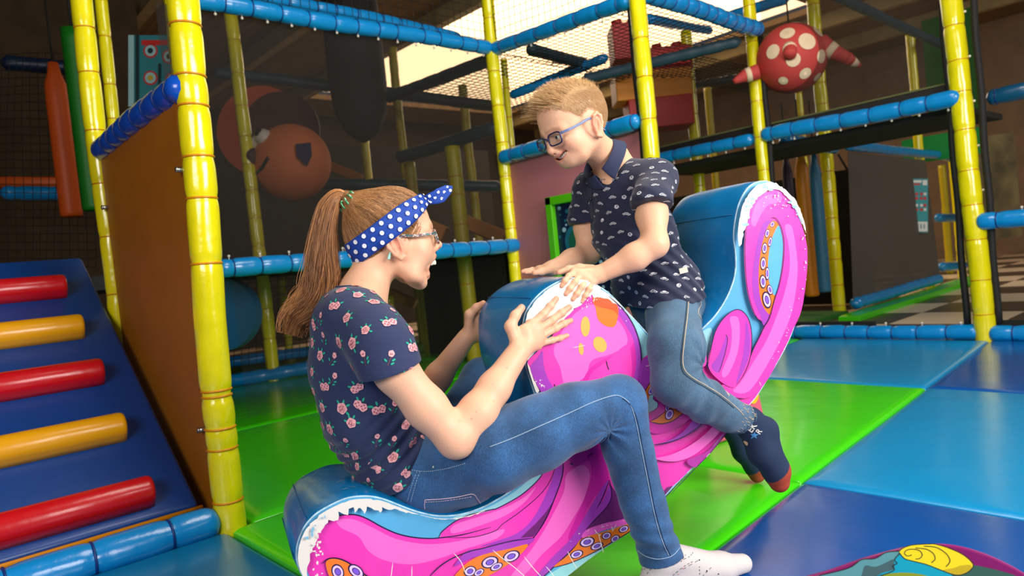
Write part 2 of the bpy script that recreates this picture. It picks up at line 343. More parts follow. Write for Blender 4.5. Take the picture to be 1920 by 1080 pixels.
for i in range(1,5):
    y0,y1=ys[i],ys[i+1]; mm={1:MN,2:MN,3:MT,4:MN}[i]
    if i==2: lab=labR[2]
    mat_slab(labR[i],[(sx(y0)+.004,y0),(sx(y0)+1.56,y0),(sx(y1)+1.56,y1),(sx(y1)+.004,y1)],mm)
labL={2:'green floor mat under the foot of the girl',3:'green floor mat behind the raised end of the rocker',4:'light blue floor mat along the back rail behind the rocker'}
for i in (2,3,4):
    y0,y1=ys[i],ys[i+1]; 
    if i==2: y0=.82
    mat_slab(labL[i],[(-2.47-.0,y0),(sx(y0),y0),(sx(y1),y1),(-2.6,y1)],MT if i==4 else MG)
mat_slab('turquoise floor mat in front of the ramp',[(-2.47,-1.5),(sx(-1.5)-.01,-1.5),(sx(.81)-.01,.81),(-2.47,.81)],mat('turquoise_mat_vinyl',(8,112,160),.3,bump=.004,bscale=5,coat=.3))
mat_slab('long green floor mat right behind the nearest post',[(-4.14,.9),(-2.48,.9),(-2.61,3.7),(-4.16,3.7)],MG)
mat_slab('green floor mat with the reflection of the rear post',[(-6.0,.9),(-4.16,.9),(-4.16,3.7),(-6.0,3.7)],MG)
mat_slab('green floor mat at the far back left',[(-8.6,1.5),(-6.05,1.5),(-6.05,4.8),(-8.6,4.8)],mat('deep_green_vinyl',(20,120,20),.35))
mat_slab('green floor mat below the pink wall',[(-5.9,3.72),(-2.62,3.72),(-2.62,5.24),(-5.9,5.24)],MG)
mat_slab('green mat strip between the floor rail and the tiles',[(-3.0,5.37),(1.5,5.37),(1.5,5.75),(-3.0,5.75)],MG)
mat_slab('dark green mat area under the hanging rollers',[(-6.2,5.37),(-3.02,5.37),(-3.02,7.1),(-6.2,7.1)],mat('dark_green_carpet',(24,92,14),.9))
q0=ground(1590,590); q1=ground(1840,512)
mat_slab('thin green edging strip before the checkered tiles',[(q0[0]-.05,q0[1]-.1),(q0[0]+.14,q0[1]-.1),(q1[0]+.2,q1[1]),(q1[0]-.05,q1[1])],MG)
# ------------------------------------------------------------------ ramp
T=thing('climbing_ramp','dark blue climbing ramp with red and yellow rungs','ramp',(-2.6,.8,0))
A0=np.array([-2.6,.775,.075]); A1=np.array([-3.95,.775,1.04]); dr=(A1-A0)/np.linalg.norm(A1-A0); nr=np.cross(dr,[0,-1,0]); nr=nr if nr[2]>0 else -nr
m=MB(); W_=np.array([0,-2.3,0]); th=nr*-.09
m.add([A0,A1,A1+W_,A0+W_,A0+th,A1+th,A1+W_+th,A0+W_+th],[(0,1,2,3),(7,6,5,4),(0,4,5,1),(3,2,6,7),(0,3,7,4),(1,5,6,2)])
m.build('ramp_pad',mat('ramp_blue_vinyl',(0,62,138),.42,bump=.003,bscale=8,coat=.15),T,bevel=.02)
m=MB(); e0=np.array([-2.585,.775,.07]); m.box(e0+W_/2+np.array([.01,0,-.004]),(.012,2.3,.02)); m.build('yellow_edge',M_TIE,T)
MR=mat('red_rung_vinyl',(206,12,26),.3,coat=.3,bump=.002); MY=mat('amber_rung_vinyl',(240,168,8),.32,coat=.3,bump=.002)
for k,(pt,pm) in enumerate((((285,917),'r'),((233,797),'y'),((192,694),'r'),((155,610),'y'),((123,535),'r'))):
    e=onplane(*pt,A0+nr*.035,nr); p0=np.array(e); p1=p0+np.array([0,-1.6,0]); V=[];Fc=[]; n=18
    prof=[(math.cos(a)*.05,math.sin(a)*.05) for a in np.linspace(-.25,math.pi+.25,n)]+[(-.05,-.045),(.05,-.045)]
    rings=[(0,.86),(.006,.95),(.016,1),(1.6,1)]
    for s,sc in rings:
        for a,b2 in prof: V.append(p0+np.array([0,-s,0])+dr*a*sc+nr*b2*sc)
    K=len(prof)
    for i in range(len(rings)-1):
        for j in range(K): j2=(j+1)%K; Fc.append((i*K+j,i*K+j2,(i+1)*K+j2,(i+1)*K+j))
    Fc.append(tuple(reversed(range(K)))); Fc.append(tuple((len(rings)-1)*K+j for j in range(K)))
    mk('rung',V,Fc,MR if pm=='r' else MY,T)
T=thing('side_panel','tall orange brown board closing the side of the ramp','panel',(-3,.83,0))
m=MB(); pl=[(-2.52,0.0),(-2.52,1.46),(-3.62,1.46),(-3.62,0.0)]
m.add([(x,.822,z) for x,z in pl]+[(x,.842,z) for x,z in pl],[(0,1,2,3),(7,6,5,4),(0,4,5,1),(1,5,6,2),(2,6,7,3),(3,7,4,0)])
m.build('board',mat('orange_brown_board',(160,94,8),.5,var=.06,bump=.001,bscale=90),T,smooth=False)
for px,py in ((331,318),(192,389),(372,807)):
    e=onY(px,py,.8); m=MB(); m.tube([e,e+np.array([0,.03,0])],.009,10); m.sphere(e,(.011,.006,.011),10,6); m.build('bolt',M_STEEL,T)
# ------------------------------------------------------------------ nets
def net(label,a,b_,c,d,nu,nv,r=.0022,sag=0,name='safety_net',m=None,jit=.0):
    a,b_,c,d=[np.array(x,float) for x in (a,b_,c,d)]; mb=MB(); nrm=np.cross(b_-a,d-a); nrm/=np.linalg.norm(nrm); rs=random.Random(nu*7+nv)
    def P(s,t): return (a*(1-s)+b_*s)*(1-t)+(d*(1-s)+c*s)*t + nrm*sag*math.sin(math.pi*s)*math.sin(math.pi*t)+nrm*jit*math.sin(9*s+5*t)
    S=8
    for i in range(nu+1):
        s=min(1,max(0,i/nu)); mb.tube([P(s,k/S) for k in range(S+1)],r,3,caps=False)
    for j in range(nv+1):
        t=j/nv; mb.tube([P(k/S,t) for k in range(S+1)],r,3,caps=False)
    o=mb.build(name,m or M_BLK); return tag(o,label,'net','safety nets')
def fine(label,pts,dens,col=(30,26,22),name='mesh_screen'):
    m=bpy.data.materials.new('fine_black_mesh'); m.use_nodes=True; nt=m.node_tree; bs=nt.nodes['Principled BSDF']; bs.inputs['Base Color'].default_value=(*lin(col),1); bs.inputs['Roughness'].default_value=.8; bs.inputs['Alpha'].default_value=dens
    P=[np.array(p,float) for p in pts]; n=np.cross(P[1]-P[0],P[2]-P[0]); n=n/np.linalg.norm(n)*.004; K=len(P)
    mb=MB(); mb.add(P+[p+n for p in P],[tuple(range(K)),tuple(reversed(range(K,2*K)))]+[(i,i+K,(i+1)%K+K,(i+1)%K) for i in range(K)])
    o=mb.build(name,m,smooth=False); return tag(o,label,'net','fine mesh screens')
MESH='fine'
fine('fine dark mesh screen between the two long blue rails',[(ROW-.03,1.3,.98),(ROW-.03,3.66,.98),(ROW-.03,3.66,2.4),(ROW-.03,1.3,2.4)],.3)
fine('fine dark mesh screen below the rail behind the girl',[(ROW-.06,1.55,.06),(ROW-.06,3.66,.06),(ROW-.06,3.66,.88),(ROW-.06,1.55,.88)],.12)
fine('dark mesh screen above the bright right hand rail',[(-2.76,5.36,1.63),(-1.45,5.36,1.63),(-1.45,5.36,2.9),(-2.76,5.36,2.9)],.22,(40,34,26))
fine('dark mesh screen between boy post and tail post',[(-3.9,5.4,1.63),(-2.86,5.4,1.63),(-2.86,5.4,2.36),(-3.9,5.4,2.36)],.22,(40,34,26))
e1,e2,e3,e4=at(1590,285,6.95),at(1735,300,8.55),at(1764,530,8.6),at(1600,568,6.95)
fine('black mesh panel with a diagonal seam behind the mats',[e1,e2,e3,e4],.85,(84,77,70))
m=MB(); m.tube([at(1572,290,6.93),at(1712,525,8.2)],.012,6); tag(m.build('seam_cord',M_BLK),'black diagonal cord across the mesh panel','cord')
net('black roof net over the long bay at the top',(ROW,1.6,2.5),(ROW,3.66,2.5),(ROW,3.66,3.4),(ROW,1.6,3.4),34,15,.0025)
net('black roof net leading over to the boy',(ROW,3.7,2.5),(-2.7,3.7,2.42),(-2.7,3.7,3.3),(ROW,3.7,3.4),24,15,.0025,jit=.01)
net('black flat roof net behind the boy',(ROW,3.75,2.4),(-2.75,3.75,2.36),(-2.75,5.25,2.36),(ROW,5.25,2.36),24,26,.003,sag=-.03)
net('flat roof net of the bay further back',(-5.6,3.75,2.42),(ROW-.03,3.75,2.42),(ROW-.03,5.5,2.42),(-5.6,5.5,2.42),22,24,.004,sag=-.03)
net('flat roof net beyond the middle bays',(ROW,5.35,2.42),(-3.4,5.35,2.40),(-3.4,7.6,2.40),(ROW,7.6,2.42),12,34,.004,sag=-.03)
net('black net wall in the dark left bay',at(-30,100,5.4),at(178,100,5.4),at(178,500,5.4),at(-30,500,5.4),14,26,.003,jit=.02)
net('black net in the low opening behind the ponytail',at(425,520,6.4),at(640,500,6.7),at(640,660,6.7),at(425,690,6.4),16,12,.003)
# black net selvages beside posts
for lab,x,y,dx in (('black selvage strip along the right side of the thick post',-1.41,5.3,.082),('black selvage strip along the left side of the thick post',-1.43,5.3,-.074),('black selvage along the slim post behind the tail',-2.82,5.3,.06),('black selvage along the post behind the boy',-2.7,3.7,-.07)):
    m=MB(); m.tube([(x+dx+.004*math.sin(z*9),y+.01,z) for z in np.arange(.08,2.4,.1)],.022,6); tag(m.build('net_selvage',mat('black_webbing',(16,15,14),.7)),lab,'net edge','black net selvages')
m=MB(); m.box((-3.3,5.36,.085),(2.4,.03,.05)); m.box((-.9,5.36,.085),(1,.03,.05)); tag(m.build('net_band',MATS['black_webbing'],smooth=False),'black band behind the blue floor rail at the back','net edge','black net bands')
for lab,P,Q,th in (('black and olive deck edge above the bright rail',(-2.8,5.36,1.66),(-1.45,5.36,1.63),.05),('black and olive deck edge left of the tail post',(-3.9,5.36,1.66),(-2.86,5.36,1.66),.05)):
    m=MB(); P=np.array(P);Q=np.array(Q); m.box((P+Q)/2,(Q[0]-P[0],.02,th)); m.box((P+Q)/2+np.array([0,0,th/2+.005]),(Q[0]-P[0],.03,.012),m=1); tag(m.build('deck_edge',[MATS['black_webbing'],mat('olive_cloth',(88,92,50),.8)],smooth=False),lab,'deck edge')
# decks and underside boards
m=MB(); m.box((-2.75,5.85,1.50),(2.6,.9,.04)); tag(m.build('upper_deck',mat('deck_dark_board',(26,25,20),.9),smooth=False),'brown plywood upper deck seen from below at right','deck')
m=MB(); m.box((-6.3,.2,.95),(1.2,2.6,.1)); tag(m.build('landing',mat('black_vinyl',(10,11,14),.6),smooth=False),'black padded landing behind the top of the ramp','deck')
for lab,c,s,col in (('large black partition behind the left bay',(-9.3,1.0,2.2),(.1,3.4,4.4),(66,50,30)),
    ('dark brown net backed wall behind the netted bay',(-9.6,5.6,1.4),(.1,5.4,2.8),(46,36,28))):
    m=MB(); m.box(c,s); tag(m.build('partition',mat('part%d'%col[0],col,.9,var=.2),smooth=False),lab,'partition')
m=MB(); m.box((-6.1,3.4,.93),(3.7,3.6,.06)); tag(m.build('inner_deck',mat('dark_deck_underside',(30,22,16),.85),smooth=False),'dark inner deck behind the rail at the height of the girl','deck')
a=at(800,570,6.9); b2=at(972,560,6.1); m=MB(); m.box(((a[0]+b2[0])/2,(a[1]+b2[1])/2,.45),(np.linalg.norm((b2-a)[:2]),.05,.9),np.array([[nrm((b2-a)*np.array([1,1,0]))[0],-nrm((b2-a)*np.array([1,1,0]))[1],0],[nrm((b2-a)*np.array([1,1,0]))[1],nrm((b2-a)*np.array([1,1,0]))[0],0],[0,0,1.]])); tag(m.build('partition',mat('added_dark_sheet',(26,20,14),.9),smooth=False),'added dark sheet for the gloom below the deck between girl and rocker head','partition')  # dark sheet added for the darkness of the low opening, hides posts behind
m=MB(); m.box((-5.0,8.2,.7),(3.6,.08,1.5)); tag(m.build('partition',mat('black_brown_cloth',(28,23,18),.9),smooth=False),'dark cloth partition low behind the slim posts','partition')
# pink wall with framed picture
T=thing('pink_wall_panel','pink padded wall panel behind the boy','panel',(-3.4,3.72,0))
m=MB(); m.box((-3.4,3.74,.78),(1.3,.05,1.56)); m.build('padding',mat('dusty_pink_vinyl',(196,118,130),.55,bump=.01,bscale=3,var=.04),T,bevel=.015)
T=thing('wall_game','green framed picture board on the pink wall','picture frame',(0,0,0))
a=onY(1025,371,3.68); c_=onY(1050,510,3.68); x0=a[0]; x1=x0+.62; z1=a[2]; z0=.42
mf=mat('lime_green_frame',(86,188,14),.35)
m=MB()
for cx,cz,wx,wz in (((x0+x1)/2,z1-.03,x1-x0,.06),((x0+x1)/2,z0+.03,x1-x0,.06),(x0+.03,(z0+z1)/2,.06,z1-z0),(x1-.03,(z0+z1)/2,.06,z1-z0)): m.box((cx,3.68,cz),(wx,.05,wz))
m.build('frame',mf,T,smooth=False,bevel=.006)
m=MB(); m.box(((x0+x1)/2,3.70,(z0+z1)/2),(x1-x0-.08,.012,z1-z0-.08)); rs=random.Random(5)
for k in range(46):
    cx,cz,rr=rs.uniform(x0+.08,x1-.08),rs.uniform(z0+.08,z1-.08),rs.uniform(.006,.02)
    m.tube([(cx,3.693,cz),(cx,3.690,cz)],rr,10,m=1 if k%4 else 2)
for rr,mi in ((.13,2),(.11,0),(.095,3),(.06,2)): m.tube([(x0+.26,3.692,z1-.34),(x0+.26,3.6895-.0006*mi,z1-.34)],rr,24,m=mi)
m.build('picture',[mat('night_blue_print',(10,26,66),.3),mat('pale_print',(150,185,215),.4),mat('teal_print',(26,100,130),.4),mat('green_print',(20,90,70),.4)],T,smooth=False)
# ------------------------------------------------------------------ hanging rollers, balls, blocks, notices
def roller(label,top,bot,D,r,col,neck=True):
    A_=at(*top,D);B_=at(*bot,D); B_[0],B_[1]=A_[0],A_[1]; mb=MB(); z0,z1=B_[2],A_[2]; zs=[z0,z0+.01,z0+.03,z0+(z1-z0)*.75,z1-.16,z1-.08,z1]; rs_=[r*.8,r*.96,r,r,r*.95,r*.6,r*.45] if neck else [r*.8,r*.96,r,r,r,r,r]
    mb.tube([(A_[0],A_[1],z) for z in zs],rs_,20); mb.tube([(A_[0],A_[1],z1-.01),(A_[0],A_[1],z1+.5)],.008,6,m=1)
    o=mb.build('hanging_roller',[mat('vinyl_%d_%d_%d'%col,col,.5),M_BLK]); return tag(o,label,'punch bag','hanging padded rollers')
roller('orange hanging roller at the upper left',(99,118),(111,408),5.25,.075,(212,84,16))
roller('green hanging roller beside the orange one',(134,55),(150,396),4.9,.07,(6,112,18),False)
roller('amber hanging roller right of the rocker tail',(1500,285),(1527,556),6.8,.065,(205,124,8))
roller('blue hanging roller right of the amber one',(1525,290),(1550,548),6.6,.055,(36,98,130))
roller('dark purple hanging roller behind the rocker tail',(1473,290),(1508,575),7.0,.05,(46,34,66))
p=at(50,342,6.4); q=at(150,342,6.4); m=MB(); m.tube([at(-40,342,6.2),q],.055,14); tag(m.build('foam_roller',mat('orange_vinyl',(214,92,30),.5)),'orange foam roller lying behind the left net','roller')
m=MB(); c=at(665,100,6.6); m.tube([c+np.array([0,0,.9]),c+np.array([0,0,.3]),c,c-np.array([0,0,.3]),c-np.array([0,0,.55]),c-np.array([0,0,.74]),c-np.array([0,0,.82])],[.25,.26,.265,.265,.24,.15,.03],28); tag(m.build('hanging_sack',mat('black_brown_sack',(26,20,17),.8)),'big dark round bottomed sack hanging behind the netting','punch bag')
# orange ball toy with a face
T=thing('ball_toy','orange ball shaped toy with smiling face behind the mesh','toy',tuple(at(548,305,6.3)))
c=at(548,305,6.3); R0=.335; M_OR=mat('burnt_orange_plush',(228,122,68),.75,var=.06)
right=MC[0]; up=-MC[1]; fw=MC[2]
m=MB(); m.sphere(c,R0,32,24); m.build('body',M_OR,T)
def cat_pts(P):
    P=[np.array(q,float) for q in P]; return [P[i]*(1-t)+P[i+1]*t for i in range(len(P)-1) for t in (0,.33,.66)]+[P[-1]]
def on_ball(dx,dy,rr=1.0): d=right*dx+up*dy-fw*math.sqrt(max(0,1-dx*dx-dy*dy)); return c+d*R0*rr
for dx,dy in ((-.78,.46),(-.56,.55)):
    m=MB(); m.sphere(on_ball(dx,dy,.97),.075,14,10); m.sphere(on_ball(dx,dy,1.13),.042,12,8,m=1); m.build('eye',[M_WHT,mat('black_gloss',(12,12,12),.3)],T)
m=MB(); m.sphere(on_ball(-.86,.04,1.06),(.085,.07,.09),16,12); m.build('nose',mat('dark_maroon',(70,30,34),.6),T)
m=MB(); m.tube([on_ball(q[0],q[1],1.0) for q in cat_pts([(-.9,-.33),(-.72,-.37),(-.5,-.27),(-.3,-.03)])],.017,6); m.build('mouth',MATS['black_gloss'],T)
m=MB(); e=[on_ball(x,y,1.04) for x,y in ((.38,.28),(.66,.36),(.7,.05),(.6,-.22),(.42,-.02))]; e2=[p-fw*.03 for p in e]; m.add(e+e2,[tuple(range(5)),tuple(reversed(range(5,10)))]+[(i,(i+1)%5,(i+1)%5+5,i+5) for i in range(5)]); m.build('ear',mat('indigo_felt',(42,34,78),.8),T,smooth=False)
m=MB(); c2=at(490,245,7.3); m.tube([c2,c2+fw*.22],[.46,.46],40); m.tube([c2+right*.2-fw*.01,c2+right*.2+fw*.02],[.4,.4],36,m=1); tag(m.build('foam_disc',[mat('red_orange_vinyl',(218,92,52),.6),mat('dark_red_brown',(88,40,30),.7)],smooth=False),'big round red orange foam disc behind the ball toy','foam shape')
# red spotted toy
T=thing('spotted_octopus_toy','red ball toy with white spots and stubby arms hanging','toy',tuple(at(1484,110,5.5)))
c=at(1484,110,5.5); R0=.262; M_RD=mat('red_plush',(196,62,58),.7,var=.05); M_SP=mat('cream_spot',(232,205,170),.7)
m=MB(); m.sphere(c,R0,36,24); m.build('body',M_RD,T)
for dx,dy,s in ((-.42,.48,.062),(.06,.18,.075),(.5,.55,.055),(-.78,.0,.062),(-.3,-.32,.058),(.1,-.66,.05),(-.42,-.78,.04),(.52,-.2,.055),(.0,.93,.05),(.55,-.68,.04)):
    dd=right*dx+up*dy-fw*math.sqrt(max(0,1-dx*dx-dy*dy)); u_,v_,_=basis(dd); V=[];
    for rr in (0,.5,1):
        for k in range(20):
            a=2*math.pi*k/20; q=dd*R0+ (u_*math.cos(a)+v_*math.sin(a))*s*.88*rr; q=q/np.linalg.norm(q)*(R0+.004); V.append(c+q)
    m=MB(); m.add(V,[tuple(range(20))]+[(i*20+k,(i+1)*20+k,(i+1)*20+(k+1)%20,i*20+(k+1)%20) for i in (0,1) for k in range(20)]); m.build('spot',M_SP,T)
for pts,rr in (([(.62,.3,.75),(1.0,-.02,1.0),(1.35,-.18,1.0)],[.075,.055,.045]),([(1.35,-.18,1.0),(1.78,-.36,.8)],[.048,.018]),([(-.32,.2,1.0),(-.38,-.05,1.45),(-.44,-.22,1.7)],[.06,.05,.045]),([(-1.0,-.4,.1),(-1.35,-.5,.0),(-1.7,-.68,0)],[.06,.05,.02])):
    m=MB(); P=[c+(right*a+up*b2-fw*d2*.6)*R0 for a,b2,d2 in pts]; P2=[];r2=[]
    for i in range(len(P)-1):
        for t in np.linspace(0,1,6): P2.append(P[i]*(1-t)+P[i+1]*t); r2.append(rr[i]*(1-t)+rr[i+1]*t)
    keep=[i for i in range(len(P2)) if i==0 or np.linalg.norm(P2[i]-P2[i-1])>1e-6]; P2=[P2[i] for i in keep]; r2=[r2[i] for i in keep]
    m.tube(P2,r2,14); k=len(P2)//3; m.tube(P2[k:k+3],[x*1.04 for x in r2[k:k+3]],14,m=1); m.build('arm',[M_RD,M_SP],T)
m=MB(); m.tube([c+np.array([0,0,R0]),c+np.array([0,0,R0+.9])],.006,6); m.build('cord',M_BLK,T)
# play blocks
T=thing('block_tower','stack of red and yellow studded play blocks in upper bay','toy',tuple(at(1240,170,7)))
for nm,p0,p1,D,col in (('block',(1145,52),(1205,118),6.6,(170,18,14)),('block',(1215,100),(1285,130),7.0,(190,20,12)),('block',(1150,140),(1290,190),7.0,(225,138,4)),('block',(1175,188),(1293,243),7.0,(176,16,8)),('block',(1215,95),(1290,140),7.05,(150,12,8))):
    a=at(*p0,D); b2=at(*p1,D); cc=(a+b2)/2; wd=abs((b2-a)@right); ht=abs((b2-a)@up); yawR=np.array([[right[0],fw[0],0],[right[1],fw[1],0],[0,0,1.]]); yawR[:,0]/=np.linalg.norm(yawR[:,0]); yawR[:,1]/=np.linalg.norm(yawR[:,1])
    m=MB(); m.box(cc,(wd,.34,ht),yawR); 
    if p0[1]<101:
        for k in (-.25,.25): m.tube([cc+yawR[:,0]*wd*k+np.array([0,0,ht/2]),cc+yawR[:,0]*wd*k+np.array([0,0,ht/2+.07])],.05,16)
    m.build(nm,mat('block_%d_%d'%(col[0],col[1]),col,.5),T,smooth=False,bevel=.01)
# green wall panels and notices at the right
m=MB(); a=at(1722,75,9.6); m.box((a[0]+.28,a[1]+.3,a[2]-.45),(.62,.06,1.5)); tag(m.build('wall_panel',mat('green_board',(10,84,18),.7),smooth=False),'dark green wall panel high at the right behind the thick post','panel')
m=MB(); a=at(1765,275,9.0); m.box(a,(.9,.05,.32)); tag(m.build('wall_panel',mat('bright_green_board',(4,150,66),.5),smooth=False),'bright green panel under the upper deck at right','panel')
def board(name,label,cat,px0,py0,px1,py1,D,draw,mats):
    a=at(px0,py0,D); b2=at(px1,py1,D); cc=(a+b2)/2; wd=abs((b2-a)@right); ht=abs((b2-a)@up)
    T=thing(name,label,cat,tuple(cc)); m=MB()
    def q(x0,y0,x1,y1,mi,lift): # unit coordinates, y down
        P=[cc+right*((x-.5)*wd)+up*((.5-y)*ht)-fw*lift for x,y in ((x0,y0),(x0,y1),(x1,y1),(x1,y0))]; m.add(P,[(0,1,2,3)],mi)
    P=[cc+right*x*wd/2+up*y*ht/2+fw*z for z in (0,.012) for x,y in ((-1,1),(-1,-1),(1,-1),(1,1))]
    m.add(P,[(0,1,2,3),(7,6,5,4),(0,4,5,1),(1,5,6,2),(2,6,7,3),(3,7,4,0)],0); m.build('board',mats,T,smooth=False)
    m=MB(); draw(m,q,cc,wd,ht); m.build('print',mats,T,smooth=False)
NM=[mat('notice_teal',(44,150,160),.5),mat('notice_white',(225,228,225),.5),mat('notice_red',(196,40,36),.5),mat('notice_dark_teal',(20,70,78),.5),mat('notice_grey',(130,160,165),.5)]
def d1(m,q,cc,wd,ht):
    q(.08,.03,.6,.075,1,.003); q(.66,.03,.94,.12,1,.003); q(.08,.09,.5,.12,2,.003)
    for y in (.26,.34,.47,.55):
        for x in (.2,.5,.72): q(x,y,x+.17,y+.05,2 if (x+y)%.3>.12 else 1,.003)
    q(.04,.8,.96,.98,1,.003)
    for x in (.12,.3,.5,.7): q(x,.84,x+.1,.93,4,.005)
board('notice_sign','narrow turquoise safety notice on the dark mesh panel','sign',1710,335,1740,436,8.2,d1,NM)
ND=[mat('poster_teal',(40,120,130),.5),mat('poster_pale',(150,190,195),.5),mat('poster_red',(190,36,36),.5),mat('poster_dark',(12,40,46),.5),mat('poster_yellow',(190,160,40),.5)]
def d2(m,q,cc,wd,ht):
    q(.24,.07,.96,.14,2,.003); 
    for x,y in ((.4,.22),(.74,.3),(.4,.6),(.8,.62)):
        for rr,mi,l in ((.13,2,.003),(.1,1,.005),(.05,4 if y>.5 else 3,.007)):
            P=[cc+right*((x-.5)*wd+math.cos(a)*rr*wd)+up*((.5-y)*ht+math.sin(a)*rr*wd)-fw*l for a in np.linspace(0,2*math.pi,18)[:-1]]; m.add(P,[tuple(range(17))],mi)
    q(.0,.0,.1,1,1,.003); q(.14,.0,.2,1,3,.009); q(.55,.4,.6,1,3,.009)
board('rules_poster','blurred teal rules poster with round pictures at upper left','poster',241,66,345,200,5.2,d2,ND)
# wooden ramps inside bay, blue disc
for lab,p,D,s in (('orange wooden triangle inside the netted bay at its left',(640,320),8.0,(.5,.06,.1)),('amber foam wedge behind the glasses of the girl',(800,428),6.2,(.34,.3,.16)),('amber foam wedge left of the pink wall',(905,430),6.2,(.4,.3,.12)),('orange wedge in the dark opening behind the girl',(755,560),7.6,(.3,.2,.1))):
    a=at(*p,D); a[2]=max(a[2],1.02) if D<7 else a[2]; m=MB(); R=yawR@np.array([[math.cos(.5),0,math.sin(.5)],[0,1,0],[-math.sin(.5),0,math.cos(.5)]]); m.box(a,s,R); tag(m.build('foam_wedge',mat('amber_foam',(190,120,30),.6),smooth=False,bevel=.01),lab,'foam shape','amber foam wedges')
m=MB(); a=at(410,590,4.6); m.tube([a,a+fw*.12],[.24,.24],40); tag(m.build('foam_disc',mat('blue_foam',(6,92,140),.5),smooth=False),'large blue foam disc peeking out behind the nearest post','foam shape')
a=at(1855,350,9); m=MB(); m.box(a+right*.1,(.5,.05,1.3),yawR); m.build
o=m.build('wall_mural',mat('mural_brown_green',(96,84,52),.8,var=.5,vscale=4),smooth=False); tag(o,'faded painted mural on the grey wall at far right','mural')
# ------------------------------------------------------------------ octopus rocker: a thick foam slab whose near face carries the print
NRM=ray(408,515); NRM[2]=0; NRM/=np.linalg.norm(NRM); UAX=np.array([-NRM[1],NRM[0],0.]);
if UAX@MC[0]<0: UAX=-UAX
Q0=at(1000,700,1.62); RW=.30
ZAX=np.array([0,0,1.])
def FP(px,py,s=0.): return onplane(px,py,Q0+NRM*s,NRM)
def to2(P): d=np.array(P)-Q0; return np.array([d@UAX,P[2]])
def to3(q,s=0.): return Q0*np.array([1,1,0])+UAX*q[0]+ZAX*q[1]+NRM*s
def cat(pts,closed=True,sub=6):
    P=[np.array(p,float) for p in pts]; n=len(P); out=[]
    for i in range(n if closed else n-1):
        p0=P[(i-1)%n] if (closed or i>0) else P[0]; p1=P[i]; p2=P[(i+1)%n]; p3=P[(i+2)%n] if (closed or i+2<n) else P[-1]
        for k in range(sub):
            t=k/sub; out.append(.5*((2*p1)+(-p0+p2)*t+(2*p0-5*p1+4*p2-p3)*t*t+(-p0+3*p1-3*p2+p3)*t**3))
    if not closed: out.append(P[-1])
    return out
def pp(s): v=[float(x) for x in s.replace(';',' ').replace(',',' ').split()]; return list(zip(v[::2],v[1::2]))
def F2(pts): return [to2(FP(x,y)) for x,y in pts]
OUT=pp('''566,1080 555,1050 556,1022 565,996 577,977 595,960 623,944 653,932 687,929 714,933 742,943 770,954 798,962 823,966 853,965 881,959 909,948 933,935 955,921 983,899
1004,872 1018,842 1020,812 1014,780 1002,741 993,714 985,687 980,655 979,622 981,598 988,579 1006,555 1030,536 1058,523 1085,520 1108,527 1125,537 1140,547 1154,560 1170,577 1195,603 1219,629 1242,646 1266,652 1292,642 1314,618
1340,592 1362,558 1375,525 1379,499 1378,470 1375,444 1377,418 1383,388 1392,366 1407,347 1425,339 1447,341 1466,352 1481,367 1492,384 1499,403 1505,429 1509,458 1510,488 1509,518 1503,562 1495,595 1484,629 1466,666 1447,699 1421,741
1402,764 1384,786 1365,806 1347,827 1324,854 1300,878 1275,904 1247,934 1212,966 1180,998 1150,1018 1122,1037 1094,1057 1069,1077 1040,1096 1000,1119 930,1150 860,1178 790,1190 720,1182 650,1158 600,1122''')
O2=cat(F2(OUT),True,4); 
for q in O2: q[1]=max(q[1],.001)
def area2(P): return .5*sum(P[i][0]*P[(i+1)%len(P)][1]-P[(i+1)%len(P)][0]*P[i][1] for i in range(len(P)))
if area2(O2)<0: O2=O2[::-1]
def inset(P,d):
    n=len(P); R=[]
    for i in range(n):
        a,b2,c=P[i-1],P[i],P[(i+1)%n]; t=c-a; t/=np.linalg.norm(t)+1e-9; R.append(b2+np.array([-t[1],t[0]])*d)
    return R
RK=thing('octopus_rocker','big foam rocker printed with a pink octopus, both children on it','seesaw',tuple(to3((0,0),.15)))
V=[];Fc=[]; n=len(O2); prof=[(.0,.006),(.0025,.0015),(.008,0.),(.05,-.003),(.15,-.004),(RW-.05,-.003),(RW-.008,0),(RW-.0025,.0015),(RW,.006)]
for s,ins in prof:
    for q in inset(O2,ins): V.append(to3(q,s))
for i in range(len(prof)-1):
    for k in range(n): k2=(k+1)%n; Fc.append((i*n+k,i*n+k2,(i+1)*n+k2,(i+1)*n+k))
Fc.append(tuple((len(prof)-1)*n+k for k in range(n))); Fc.append(tuple(reversed(range(n))))
M_RB=mat('rocker_blue_vinyl',(0,120,184),.3,coat=.35,bump=.006,bscale=9,var=.12,vscale=6)
o=mk('foam_body',V,Fc,M_RB,RK)
